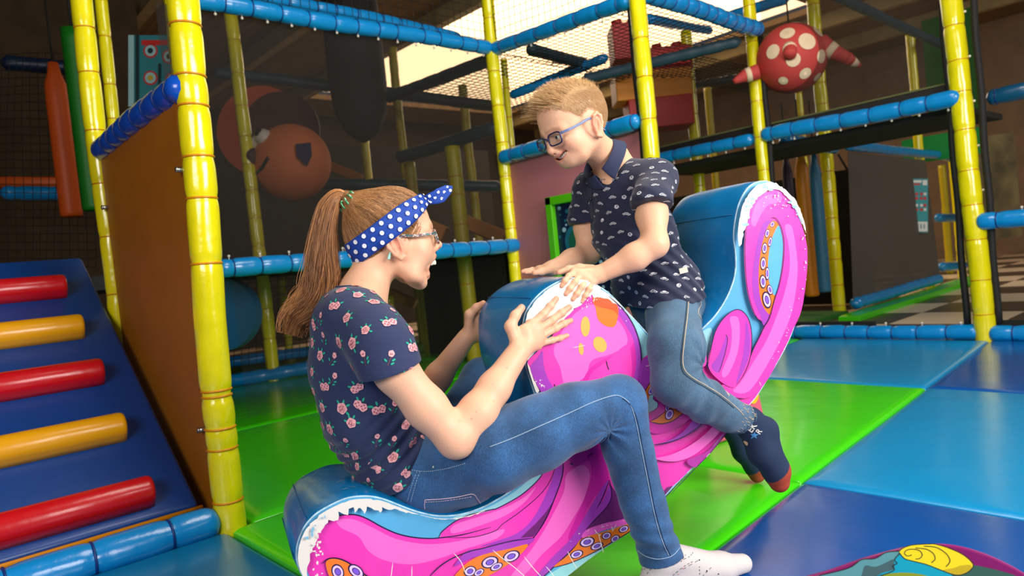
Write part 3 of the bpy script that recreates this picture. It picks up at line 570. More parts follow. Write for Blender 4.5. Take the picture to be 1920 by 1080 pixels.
# print: flat coloured shapes, each a hair in front of the last
ART=[];AM={}
def amat(c,nm=None):
    if c not in AM: AM[c]=(len(AM),mat('print_%d_%d_%d'%c,c,.33,coat=.25,bump=.0015,bscale=14))
    return AM[c][0]
AV=[];AF=[];AI=[];LAY=[0]
from mathutils.geometry import tessellate_polygon
CLIP=np.array(inset(O2,.003)); CA=CLIP; CB=np.roll(CLIP,-1,0)
def clipout(P):
    R=[]
    for p in P:
        x,y=p; cr=((CA[:,1]>y)!=(CB[:,1]>y)); xs=(CB[:,0]-CA[:,0])*(y-CA[:,1])/(CB[:,1]-CA[:,1]+1e-12)+CA[:,0]
        if (cr&(x<xs)).sum()%2==0: R.append(CLIP[((CLIP-p)**2).sum(1).argmin()].copy())
        else: R.append(p)
    return R
def shape(c,pts,closed_smooth=True,is2=False,sub=4,jag=0,seed=0):
    LAY[0]+=1; s=-.0004-.00006*LAY[0]; P=pts if is2 else F2(pts)
    if jag:
        rs=random.Random(seed); Q=[]
        for i in range(len(P)):
            a,b2=P[i],P[(i+1)%len(P)]; L=np.linalg.norm(b2-a); k=max(1,int(L/.006))
            for j in range(k): Q.append(a+(b2-a)*j/k+np.array([rs.gauss(0,jag),rs.gauss(0,jag)]))
        P=Q
    elif closed_smooth: P=cat(P,True,sub)
    P=clipout(P)
    tri=tessellate_polygon([[Vector((p[0],p[1],0)) for p in P]]); b=len(AV)
    AV.extend([to3(p,s) for p in P])
    for t in tri: AF.append((b+t[0],b+t[1],b+t[2])); AI.append(amat(c))
def stroke(pts,w=.0024,c=(34,14,60),closed=False,sub=5,is2=False):
    LAY[0]+=1; s=-.0004-.00006*LAY[0]; P=clipout(cat(pts if is2 else F2(pts),closed,sub)); K=len(P); b=len(AV)
    for i in range(K):
        a=P[i-1] if (i or closed) else P[i]; d=P[(i+1)%K] if (i<K-1 or closed) else P[i]; t=d-a; t=t/(np.linalg.norm(t)+1e-9); nn=np.array([-t[1],t[0]])
        ww=w*.5*(min(1,.35+6*min(i,K-1-i)/K) if not closed else 1); AV.append(to3(P[i]+nn*ww,s)); AV.append(to3(P[i]-nn*ww,s))
    for i in range(K if closed else K-1): j=(i+1)%K; AF.append((b+2*i,b+2*j,b+2*j+1,b+2*i+1)); AI.append(amat(c))
def sucker(x,y,rx,ry,ang=0):
    a=math.radians(ang)
    for k,(sc,c) in enumerate(((1.22,(34,14,60)),(1.0,(222,190,246)),(.62,(34,14,60)),(.5,(122,84,204)))):
        shape(c,[(x+math.cos(t)*rx*sc*math.cos(a)-math.sin(t)*ry*sc*math.sin(a),y+math.cos(t)*rx*sc*math.sin(a)+math.sin(t)*ry*sc*math.cos(a)) for t in np.linspace(0,2*math.pi,11)[:-1]],sub=2)
def zz(s,sc,ox,oy): return [(ox+x/sc,oy+y/sc) for x,y in pp(s)]
z6=lambda s: zz(s,3.6,900,780)
z5=lambda s: zz(s,3.6,520,780)
z3=lambda s: zz(s,3.373,840,480)
z4=lambda s: zz(s,2.7,1140,340)
z7=lambda s: zz(s,5.4,1180,660)
SKY=(84,164,208);PALE=(146,204,216);PK=(228,56,172);LP=(240,102,194);MG_=(206,32,160);PU=(160,58,180);DP=(104,34,104);OR_=(230,118,34);WH=(222,215,207);DK=(34,14,60)
shape(SKY,inset(O2,.0031),is2=True,closed_smooth=False)
# paler water on the lower rim
shape(PALE,pp('850,970 909,954 955,928 985,905 1008,876 1022,845 1060,840 1040,900 980,950 900,985'))
shape(PALE,pp('1060,1086 1094,1060 1150,1021 1180,1000 1247,938 1300,882 1360,815 1330,830 1250,905 1170,978 1100,1030 1040,1070 980,1110 960,1130 1000,1112'))
shape(PALE,pp('1128,545 1170,581 1195,607 1219,634 1262,655 1300,645 1316,622 1335,620 1320,690 1240,700 1200,690 1196,640 1170,590'))
# large pink body of the lower half
shape(PK,pp('''600,990 611,975 637,966 664,965 687,972 714,987 742,999 770,1006 798,1009 823,1007 829,997 853,977 881,966 920,957 942,948 969,933 992,916 1011,897 1028,870 1040,835 1060,800 1090,780 1130,760 1200,690
1212,666 1240,660 1300,660 1322,684 1342,700 1400,668 1420,640 1440,600 1500,566 1494,596 1482,630 1464,667 1445,700 1419,741 1400,764 1363,806 1322,853 1298,876 1272,902 1244,925 1205,955 1175,978 1094,1006 1078,1024 1039,1062 990,1100 900,1142 790,1170 700,1160 620,1120 580,1080 576,1040 588,1005'''))
shape(LP,pp('632,975 664,974 700,990 742,1010 798,1020 850,1016 900,1004 945,992 930,1010 870,1030 820,1048 770,1058 720,1050 690,1032 672,1006 640,990'))
shape(LP,pp('850,985 900,968 950,950 985,930 1005,912 985,940 950,965 900,985 850,1000'))
# purple shade + plum between tentacles
shape(PU,z6('0,880 120,840 250,790 350,700 430,560 480,440 520,330 545,330 560,360 540,460 490,590 430,700 355,815 220,838 100,868'))
shape(DP,z6('272,822 380,720 450,640 495,570 440,705 356,815'),closed_smooth=False)
stroke(z6('-213,822 -40,815 100,775 150,730 250,660 350,580 430,500 480,420 510,330 517,285'),.0018)
stroke(z5('330,700 420,670 520,665 600,690 700,745 800,790 900,815 1000,825 1090,822 1250,800 1440,750'),.0026)
stroke(z5('1088,822 1110,780 1200,710 1300,665 1440,632')+z6('120,620 250,550 330,490 400,420 462,325'),.0024)
# trunk in the middle
shape(LP,z6('700,330 740,400 700,560 620,700 540,820 420,930 330,1040 260,1100 200,1100 250,1020 360,880 460,720 560,520 580,400 640,350'))
shape(MG_,z6('780,120 840,300 868,420 840,480 760,560 690,700 620,820 600,800 700,560 750,400 730,300 640,340 600,260 700,160'))
shape(PU,z6('866,430 830,540 780,640 700,800 640,880 500,1015 430,1080 380,1085 480,960 600,840 680,720 750,600 810,500'))
stroke(z6('500,170 540,265 560,330 550,420 500,560 440,700 360,820 250,950 150,1020 40,1080 -60,1120'),.0028)
stroke(z6('872,430 830,540 780,640 700,800 640,880 500,1015 430,1080 350,1130'),.0026)
for x,y,r in ((600,220,11),(650,192,10),(720,182,13),(770,152,10),(686,233,6),(628,226,7),(560,150,9),(830,110,9)): 
    c=z6('%f,%f'%(x,y))[0]; shape((150,60,190),[(c[0]+math.cos(t)*r/3.6,c[1]+math.sin(t)*r/3.6) for t in np.linspace(0,6.283,9)[:-1]],sub=2)
stroke(z6('605,322 618,322 628,332'),.003); stroke(z6('727,288 735,262 752,254 750,272'),.0018)
# wedge and plum at the right of the trunk
shape(DP,z6('866,440 930,540 975,650 1200,560 1260,480 1300,470 1200,640 975,700 840,722 714,765 850,620 882,560'),closed_smooth=False)
shape(PU,z6('868,470 884,540 852,612 780,690 714,762 760,660 830,560'))
stroke(z6('872,430 884,540 852,612 780,690 714,762'),.0022)
shape((226,88,196),z6('712,768 840,722 975,690 1210,600 1290,520 1300,560 1180,660 985,728 830,772 690,822'))
shape(OR_,z6('690,822 830,780 990,728 1100,680 1250,570 1390,400 1380,440 1250,560 1100,712 1000,784 900,842 800,900 620,985 495,1016 580,945 640,880'))
stroke(z6('480,1022 620,985 800,900 900,842 1000,784 1100,712 1250,560 1395,385'),.0022)
for x,y,rx,ry,a in ((720,848,44,27,-18),(850,806,28,20,-20),(908,826,28,19,-35),(785,875,38,20,-22),(648,930,38,22,-20),(965,760,30,18,-25),(1050,700,28,17,-30),(1130,640,30,18,-35)):
    c=z6('%f,%f'%(x,y))[0]; sucker(c[0],c[1],rx/3.6,ry/3.6,a)
# orange strip lower left
shape(PU,z6('-90,905 0,892 100,866 220,838 354,820 320,862 120,910 -60,955 -180,1010'))
shape(OR_,z6('320,862 200,890 20,930 -70,972 -130,1022 -185,1085 -200,1110 -60,1120 40,1080 150,1020 250,948'))
stroke(z6('-350,1085 -275,1010 -180,950 -60,905 0,892 100,866 220,838 354,820'),.0026)
for x,y,rx,ry,a in ((62,982,50,32,-20),(206,942,50,30,-22),(106,1012,38,20,-25),(-72,1042,36,28,-25),(-12,1050,32,18,-30)):
    c=z6('%f,%f'%(x,y))[0]; sucker(c[0],c[1],rx/3.6,ry/3.6,a)
shape(OR_,z5('325,1000 345,962 400,957 470,982 540,1032 615,1085 650,1130 480,1150 370,1110'))
stroke(z5('300,990 340,958 400,954 470,980 540,1030 615,1082 700,1130'),.0028)
for x,y,rx,ry,a in ((405,1045,34,45,-25),(528,1042,32,52,-50)):
    c=z5('%f,%f'%(x,y))[0]; sucker(c[0],c[1],rx/3.6,ry/3.6,a)
# head
shape(PK,z3('505,700 500,660 560,600 640,520 700,430 780,345 840,300 900,245 960,232 1010,255 1100,340 1160,430 1195,520 1212,620 1210,700 1195,800 1140,900 1000,1000 800,1020 640,940 575,855 530,770'))
shape(LP,z3('700,500 780,380 860,320 940,310 1040,380 1110,470 1120,560 1020,620 900,660 860,760 740,820 700,700 660,600'))
shape(MG_,z3('1190,520 1208,620 1206,700 1190,800 1100,900 900,940 830,860 880,720 1000,640 1120,600 1170,540'))
shape(PK,z3('1120,560 1150,640 1150,760 1090,840 960,860 880,820 900,740 1000,660'))
shape(PU,z3('1010,262 1100,345 1158,432 1192,520 1209,620 1207,700 1190,790 1160,800 1180,700 1180,620 1160,520 1110,430 1060,350'))
shape(PU,z3('508,705 560,640 590,600 600,700 640,800 700,880 640,900 578,850 530,770'))
shape(OR_,z3('905,262 925,330 940,400 990,442 1040,446 1062,400 1066,320 1010,268 950,250'))
shape((232,84,34),z3('906,262 918,310 980,330 1040,345 1064,372 1066,320 1010,268 950,250'))
shape(WH,z3('895,225 960,215 1010,240 1090,310 1040,300 1000,270 960,262 920,262'),jag=.0012,closed_smooth=False,seed=3)
for x,y,rx,ry,a in ((860,445,29,64,0),(952,558,40,52,-28),(833,587,16,38,-6)):
    c=z3('%f,%f'%(x,y))[0]; shape((250,172,82),[(c[0]+(math.cos(t)*rx*math.cos(math.radians(a))-math.sin(t)*ry*math.sin(math.radians(a)))/3.373,c[1]+(math.cos(t)*rx*math.sin(math.radians(a))+math.sin(t)*ry*math.cos(math.radians(a)))/3.373) for t in np.linspace(0,6.283,11)[:-1]],sub=2)
stroke(z3('1010,255 1100,340 1160,430 1195,520 1212,620 1210,700 1195,800 1150,890'),.003)
stroke(z3('505,700 530,770 575,855 640,930'),.0024); stroke(z3('992,662 998,690 1008,718'),.0026); stroke(z3('664,808 666,820 670,836'),.0026)
shape(WH,z3('484,398 500,345 560,265 640,195 715,155 800,140 900,165 960,200 940,228 900,240 845,296 790,330 760,370 700,420 650,470 600,540 540,610 500,655 490,640 478,560 476,470'),jag=.0012,closed_smooth=False,seed=1)
shape(WH,z3('488,670 508,700 535,780 570,850 560,870 545,860 515,790 492,705'),jag=.0006,closed_smooth=False,seed=2)
# body right of the head behind the leg, swirl of suckers
shape(MG_,z7('108,85 175,32 240,2 420,0 560,40 700,140 760,300 700,560 560,700 400,790 225,820 120,700 60,500 90,300'))
shape(PU,z7('108,90 200,60 240,240 150,380 130,440 80,300'))
shape(OR_,z7('120,480 135,400 180,320 250,250 330,280 480,400 620,500 570,575 480,650 400,700 300,722 205,700 160,640 130,560'))
shape((150,212,216),z7('300,318 395,372 412,440 400,520 350,600 250,640 190,620 168,520 195,420 240,350'))
shape(OR_,z7('270,405 350,398 395,450 385,540 330,620 290,640 330,560 330,480 290,440'))
shape(MG_,z7('232,432 265,470 300,462 340,520 335,600 270,665 190,690 185,610 250,575 272,520 232,480'))
stroke(z7('410,440 370,405 300,398 245,420 225,470 270,500 262,560 200,605'),.002); stroke(z7('262,480 290,490 295,515'),.002)
stroke(z7('120,560 130,430 180,325 250,250'),.002); stroke(z7('195,695 290,640 360,580 400,500'),.002); stroke(z7('190,700 300,722 400,700 480,650 570,575 640,530'),.0024)
for x,y,rx,ry,a in ((218,292,34,22,-40),(200,390,24,38,20),(300,426,22,20,20),(365,468,20,34,-8),(362,560,17,34,8),(384,625,34,50,25),(480,545,26,46,6),(142,432,10,16,15),(160,492,10,14,0)):
    c=z7('%f,%f'%(x,y))[0]; sucker(c[0],c[1],rx/5.4,ry/5.4,a)
# big curving bands at the lower right
shape(LP,z7('240,1070 400,1030 600,930 780,790 900,640 980,640 900,790 760,930 600,1050 420,1100'))
shape(PU,z7('228,925 350,900 520,800 660,640 800,560 840,600 790,650 650,775 500,862 350,912'))
shape((170,44,150),z7('560,1090 760,1000 900,860 1040,700 1150,640 1180,680 1000,850 860,1000 760,1080 640,1160'))
stroke(z7('225,930 350,912 500,862 650,772 790,645 850,580'),.0028)
stroke(z7('1215,560 1110,690 1000,800 900,915 780,1065 660,1190 520,1330 400,1440'),.002)
# tail
shape(PK,z4('685,215 700,150 730,80 780,45 840,40 900,90 940,160 975,250 992,330 995,400 990,480 975,600 955,680 895,800 795,1000 700,1090 600,1080 560,1030 640,1010 700,890 775,735 730,680 700,600 685,520 677,430 675,320'))
shape(LP,z4('900,330 905,440 880,560 840,680 790,800 730,900 660,1010 620,1060 700,1060 790,930 860,800 910,680 935,560 945,440 935,330 915,230 880,230'))
shape(LP,z4('740,110 800,70 860,80 850,110 800,120 760,170 730,230 710,200'))
shape((236,56,170),z4('960,250 985,330 990,430 980,560 960,640 945,600 960,480 955,360'))
shape(PU,z4('775,210 745,290 725,400 715,500 725,600 760,690 775,733 800,690 800,672 765,620 748,540 748,430 765,320 790,240 820,200'))
shape(OR_,z4('820,200 790,240 765,320 750,430 750,540 765,620 800,672 818,640 832,580 800,510 795,420 805,330 828,258 852,224'))
shape((86,168,220),z4('852,226 868,290 871,350 859,470 831,578 801,510 795,420 805,330 828,258'))
for x,y,rx,ry,a in ((817,219,9,13,25),(791,265,9,19,12),(805,307,8,22,10),(777,340,11,24,5),(770,417,12,28,2),(790,467,8,28,0),(768,508,13,29,-4),(803,549,11,22,-15),(787,600,17,36,-12)):
    c=z4('%f,%f'%(x,y))[0]; sucker(c[0],c[1],rx/2.7,ry/2.7,a)
stroke(z4('812,186 835,192 860,240 873,310 868,420 850,520 825,600 800,690 775,733 740,800 703,885 690,930 660,985 628,1032'),.0026)
stroke(z4('685,215 676,320 678,430 685,520 700,600 730,680 775,733'),.0024)
shape(PK,z4('490,930 510,820 530,750 570,690 620,652 660,655 695,700 710,780 703,885 670,975 620,1040 540,1000'))
shape(LP,z4('600,690 640,690 650,760 640,860 600,960 570,990 560,960 600,860 610,760'))
shape(PU,z4('582,775 588,800 575,870 545,965 505,935 540,880 570,810')); shape(PU,z4('680,700 700,780 696,880 660,975 630,1020 660,900 675,790'))
stroke(z4('488,935 510,820 530,750 570,690 620,652 660,655 695,700 710,780 703,885 670,975 630,1030'),.0024); stroke(z4('578,772 588,800 575,870 545,965'),.002)
shape(PK,z4('455,800 475,830 480,925 440,930 445,870'))
stroke(z4('440,895 450,880 455,868'),.0018)
# worn white patches
shape(WH,z5('150,1090 125,1000 128,900 160,790 200,720 270,655 370,596 480,555 560,545 610,560 560,590 500,600 470,660 420,640 400,690 340,690 290,760 250,840 215,930 200,1000 185,1090'),jag=.0022,closed_smooth=False,seed=4)
for q,sd in (('480,552 600,545 700,558 790,595 900,632 860,640 780,615 740,620 700,600 690,640 650,615 600,600 580,650 545,600 520,640 500,590',7),('760,590 860,618 960,646 1090,674 1200,672 1300,650 1400,612 1400,622 1300,662 1200,684 1090,686 960,660 860,634',8)): shape(WH,z5(q),jag=.0008,closed_smooth=False,seed=sd)
shape(WH,z4('640,330 636,270 645,205 662,130 690,72 730,28 775,10 830,14 880,45 920,88 950,135 972,200 990,280 975,240 940,160 900,95 850,45 790,48 740,85 715,120 700,150 690,210 670,260 655,330'),jag=.0014,closed_smooth=False,seed=9)
rs=random.Random(21)
def blots(n,a,b2,wid,smin,smax,c=WH):
    for k in range(n):
        t=rs.random(); x=a[0]+(b2[0]-a[0])*t+rs.gauss(0,wid); y=a[1]+(b2[1]-a[1])*t+rs.gauss(0,wid); r=rs.uniform(smin,smax); e=rs.uniform(.4,1.6)
        q0_=F2([(x-r*2,y),(x+r*2,y),(x,y-r*2),(x,y+r*2)])
        if any(np.linalg.norm(a_-b_)>1e-9 for a_,b_ in zip(clipout(q0_),q0_)): continue
        shape(c,[(x+math.cos(q)*r*e*rs.uniform(.6,1.3),y+math.sin(q)*r/e*rs.uniform(.6,1.3)) for q in np.linspace(0,6.283,7)[:-1]],closed_smooth=False)
blots(12,(1400,372),(1384,440),3,2,5,(140,190,214)); blots(10,(1425,350),(1490,392),2,1.5,4,(140,190,214)); blots(14,(1500,440),(1503,540),3,.6,1.6); blots(22,(1425,380),(1490,400),9,.5,1.4); blots(12,(1490,560),(1440,690),5,.6,1.6)
blots(18,(600,1000),(590,1070),6,.8,3); blots(9,(570,1005),(600,965),4,1.5,4.5,(120,176,206)); blots(14,(1000,700),(1010,735),4,.5,1.5); blots(24,(1075,575),(1110,560),6,.5,1.6); blots(14,(1040,1010),(1170,975),6,.4,1.5); blots(10,(1090,1000),(1160,990),8,.4,1.3); blots(8,(1150,560),(1165,600),3,.4,1.2)
for s in ('60,880 130,940 210,1000 300,1080','270,925 330,1000 395,1070','765,770 790,860 800,900','560,890 590,950 625,1010','860,760 870,740 885,715','740,745 760,775','-200,900 -150,960 -120,1040','-620,1080 -605,960','-480,1090 -478,985','415,990 450,1030 470,1060'):
    stroke(z6(s),.0016,WH,sub=3)
for s in ('108,135 150,128 195,124','720,1045 740,1020 760,1005','1250,290 1262,310 1268,330'): stroke(z7(s),.0012,WH,sub=3)
for s in ('760,575 800,568 838,560','1080,340 1110,370 1150,400'): stroke(z3(s),.001,WH,sub=3)
for s in ('190,1000 240,930 300,850 340,780 360,730','240,930 270,960 300,985','830,680 842,650','735,1020 745,985'): pass
order=sorted(AM.values()); 
mk('printed_face',AV,AF,[x[1] for x in order],RK,smooth=False,midx=AI)['label']='near side panel printed with a pink purple octopus'
# piping along the edge of the face, cross seams of the cover
m=MB(); m.tube([to3(q,.0012) for q in inset(O2,.002)],.0022,6,closed=True); m.build('piping',mat('pale_blue_thread',(170,205,225),.6,var=.3,vscale=60),RK)
for k in (4,):
    for i0 in [int(len(O2)*f) for f in (.0,)]: pass
def seam_at(px,py):
    q=to2(FP(px,py)); i=min(range(len(O2)),key=lambda i:np.linalg.norm(O2[i]-q)); p=inset(O2,-.0036)[i]; m=MB(); m.tube([to3(p,s) for s in np.linspace(.01,RW-.01,9)],.0013,6); m.build('seam',mat('dark_blue_thread',(0,84,140),.5),RK)
for s in ((577,977),(555,1050),(1003,560),(1380,400)): seam_at(*s)
# worn streaks on the blue cover near the lower end and on the head
def coverpt(px,py,s,lift=-.0042):
    q=to2(FP(px,py)); i=min(range(len(O2)),key=lambda i:np.linalg.norm(O2[i]-q)); return i
m=MB(); IO=inset(O2,-.0046)
def streaks(i0,i1,n,s0,s1,col_m,lmin=.01,lmax=.05):
    for k in range(n):
        i=rs.uniform(min(i0,i1),max(i0,i1)); s=rs.uniform(s0,s1); L=rs.uniform(lmin,lmax); w_=rs.uniform(.0004,.0016); dd=rs.uniform(-.6,.6); P=[]
        for t in np.linspace(-.5,.5,5):
            j=i+t*L*60*.6; a=int(math.floor(j))%len(IO); f=j-math.floor(j); p=IO[a]*(1-f)+IO[(a+1)%len(IO)]*f; P.append((p,s+t*L*dd))
        V=[];
        for (p,ss),ww in zip(P,(0.1,.8,1,.7,.1)): V+= [to3(p,min(RW-.01,max(.008,ss-w_*ww))),to3(p,min(RW-.01,max(.008,ss+w_*ww)))]
        m.add(V,[(2*i_,2*i_+1,2*i_+3,2*i_+2) for i_ in range(4)],col_m)
ia=coverpt(566,1080,0); ib=coverpt(690,929,0); ih0=coverpt(981,598,0); ih1=coverpt(996,720,0)
streaks(ia,ib,60,.02,.28,0); streaks(ih0,ih1,34,.01,.28,1,.02,.06); streaks(coverpt(1100,525,0),coverpt(1230,640,0),14,.0,.03,0,.005,.02)
tag(m.build('wear_marks',[mat('worn_grey',(150,176,176),.6),mat('worn_lilac',(96,108,150),.4)],RK),kind='stuff')

gp=ground(1400,835); T=thing('foam_figure','pink foam play figure standing on the green mat behind the rocker','toy',tuple(gp))
P0=onplane(1442,724,gp,MC[2]*np.array([1,1,0])); z1=P0[2]; m=MB()
cr=[ground(1440,800),ground(1356,831)]; ax_=nrm((cr[0]-cr[1])*np.array([1,1,0])); dp=np.cross(ax_,ZAX); dp=dp if dp@(MC[2]) >0 else -dp
b0=cr[0]; b1=cr[0]-ax_*.38; V=[]
for q in (0,.26):
    V+=[b0+dp*q,b1+dp*q,b1+dp*q+ZAX*z1*.95,b0+dp*q+ZAX*z1*1.15-ax_*.05]
m.add(V,[(0,1,2,3),(7,6,5,4),(0,4,5,1),(1,5,6,2),(2,6,7,3),(3,7,4,0)]); m.build('foam_body',mat('coral_pink_vinyl',(240,90,134),.4,coat=.2),T,smooth=False,bevel=.02)
m=MB(); c=b0-ax_*.085+ZAX*z1*.68-dp*.002; m.tube([c,c-dp*.002],.035,20); m.build('yellow_dot',mat('yellow_patch',(246,190,30),.5),T,smooth=False)
# front edge of a second printed foam toy, bottom right corner, close to the photographer
TY=thing('printed_foam_arch','purple arched foam toy printed with a yellow snail shell, cropped at bottom right','toy',tuple(at(1720,1080,1.25)))
QT=at(1730,1040,1.15); NT=np.array([-0.60,0.80,0.]); NT=nrm(NT*np.array([1,1,0]))
NT=nrm(MC[2]*np.array([1,1,0])+MC[0]*np.array([1,1,0])*.15); UT=np.array([NT[1],-NT[0],0.]); UT=UT if UT@MC[0]>0 else -UT
def TP(x,y,s=0.): return onplane(x,y,QT+NT*s,NT)
def t2(P): d=P-QT; return np.array([d@UT,P[2]])
def t3(q,s): return QT*np.array([1,1,0])+UT*q[0]+ZAX*q[1]+NT*s
arc=[t2(TP(x,y)) for x,y in ((1500,1084),(1560,1066),(1620,1045),(1680,1028),(1730,1019),(1780,1019),(1830,1030),(1880,1050),(1930,1078),(1980,1115),(2020,1170))]
arcs=cat(arc,False,5); zb=.02; poly=[np.array([arcs[0][0]-.16,zb]),np.array([arcs[0][0]-.10,arcs[0][1]-.09])]+arcs+[np.array([arcs[-1][0]+.03,zb])]
V=[];n=len(poly); m=MB(); V=[t3(q,0) for q in poly]+[t3(np.array([q[0]*.96,zb+(q[1]-zb)*.40]),.26) for q in poly]
m.add(V,[tuple(range(n)),tuple(reversed(range(n,2*n)))]+[(i,i+n,(i+1)%n+n,(i+1)%n) for i in range(n)]); m.build('foam_body',mat('magenta_purple_vinyl',(128,14,92),.35,coat=.2),TY,smooth=False,bevel=.006)
TV=[];TF=[];TI=[];TL=[0]
tmats=[mat('toy_cyan',(10,158,180),.4),mat('toy_teal_grey',(90,150,152),.4),mat('toy_slate',(70,98,98),.4),mat('toy_yellow',(244,216,10),.35,coat=.2),mat('toy_line',(40,36,20),.5),mat('toy_olive',(140,150,20),.4),mat('toy_mustard',(198,170,10),.4),mat('toy_green',(54,92,76),.4)]
def tsh(mi,s,smooth=True):
    TL[0]+=1; P=[t2(TP(1480+x/4.364,980+y/4.364)) for x,y in pp(s)]; P=cat(P,True,4) if smooth else P; tri=tessellate_polygon([[Vector((p[0],p[1],0)) for p in P]]); b=len(TV); TV.extend([t3(p,-.0005-.00007*TL[0]) for p in P])
    for t in tri: TF.append((b+t[0],b+t[1],b+t[2])); TI.append(mi)
def tst(s,w=.0014):
    TL[0]+=1; P=cat([t2(TP(1480+x/4.364,980+y/4.364)) for x,y in pp(s)],False,5); b=len(TV); K=len(P)
    for i in range(K): t=P[min(K-1,i+1)]-P[max(0,i-1)]; t/=np.linalg.norm(t); nn=np.array([-t[1],t[0]]); TV.append(t3(P[i]+nn*w*.5,-.0005-.00007*TL[0])); TV.append(t3(P[i]-nn*w*.5,-.0005-.00007*TL[0]))
    for i in range(K-1): TF.append((b+2*i,b+2*i+2,b+2*i+3,b+2*i+1)); TI.append(4)
tsh(7,'1350,350 1500,345 1750,400 1900,460 1950,560 1500,560 1300,480')
tsh(1,'240,430 480,370 590,300 700,290 790,240 890,230 910,260 880,330 860,380 780,420 700,460 600,560 100,560 120,480')
tsh(2,'620,350 700,360 780,330 850,300 860,370 780,410 700,440 560,520 590,430')
tsh(0,'900,260 950,300 1100,320 1250,380 1340,440 1400,560 640,560 720,430 850,380 855,310')
tsh(3,'895,235 930,205 1010,180 1150,172 1200,175 1300,205 1420,260 1500,335 1480,385 1420,420 1350,425 1250,390 1120,340 1000,310 940,290')
tsh(6,'1340,370 1400,350 1480,345 1480,390 1410,425 1350,425 1250,390')
tsh(5,'740,440 860,410 1000,410 1150,440 1260,500 1300,560 640,560')
tst('895,235 930,205 1010,180 1150,172 1200,175 1300,205 1420,260 1500,335 1480,385 1420,420 1350,425 1250,390 1120,340 1000,310 940,290 895,240')
tst('1000,262 965,270 940,250 955,225 1000,215 1060,225 1085,260 1065,290 1030,295'); tst('1030,205 1120,215 1175,250 1190,295 1160,325'); tst('1100,190 1200,200 1280,250 1312,310 1280,358'); tst('240,430 480,370 590,300 700,290 790,240 890,230'); tst('900,250 860,300 880,330 845,350 855,385 780,420 700,440')
mk('printed_face',TV,TF,tmats,TY,smooth=False,midx=TI)['label']='front panel printed with a yellow spiral shell and teal waves'
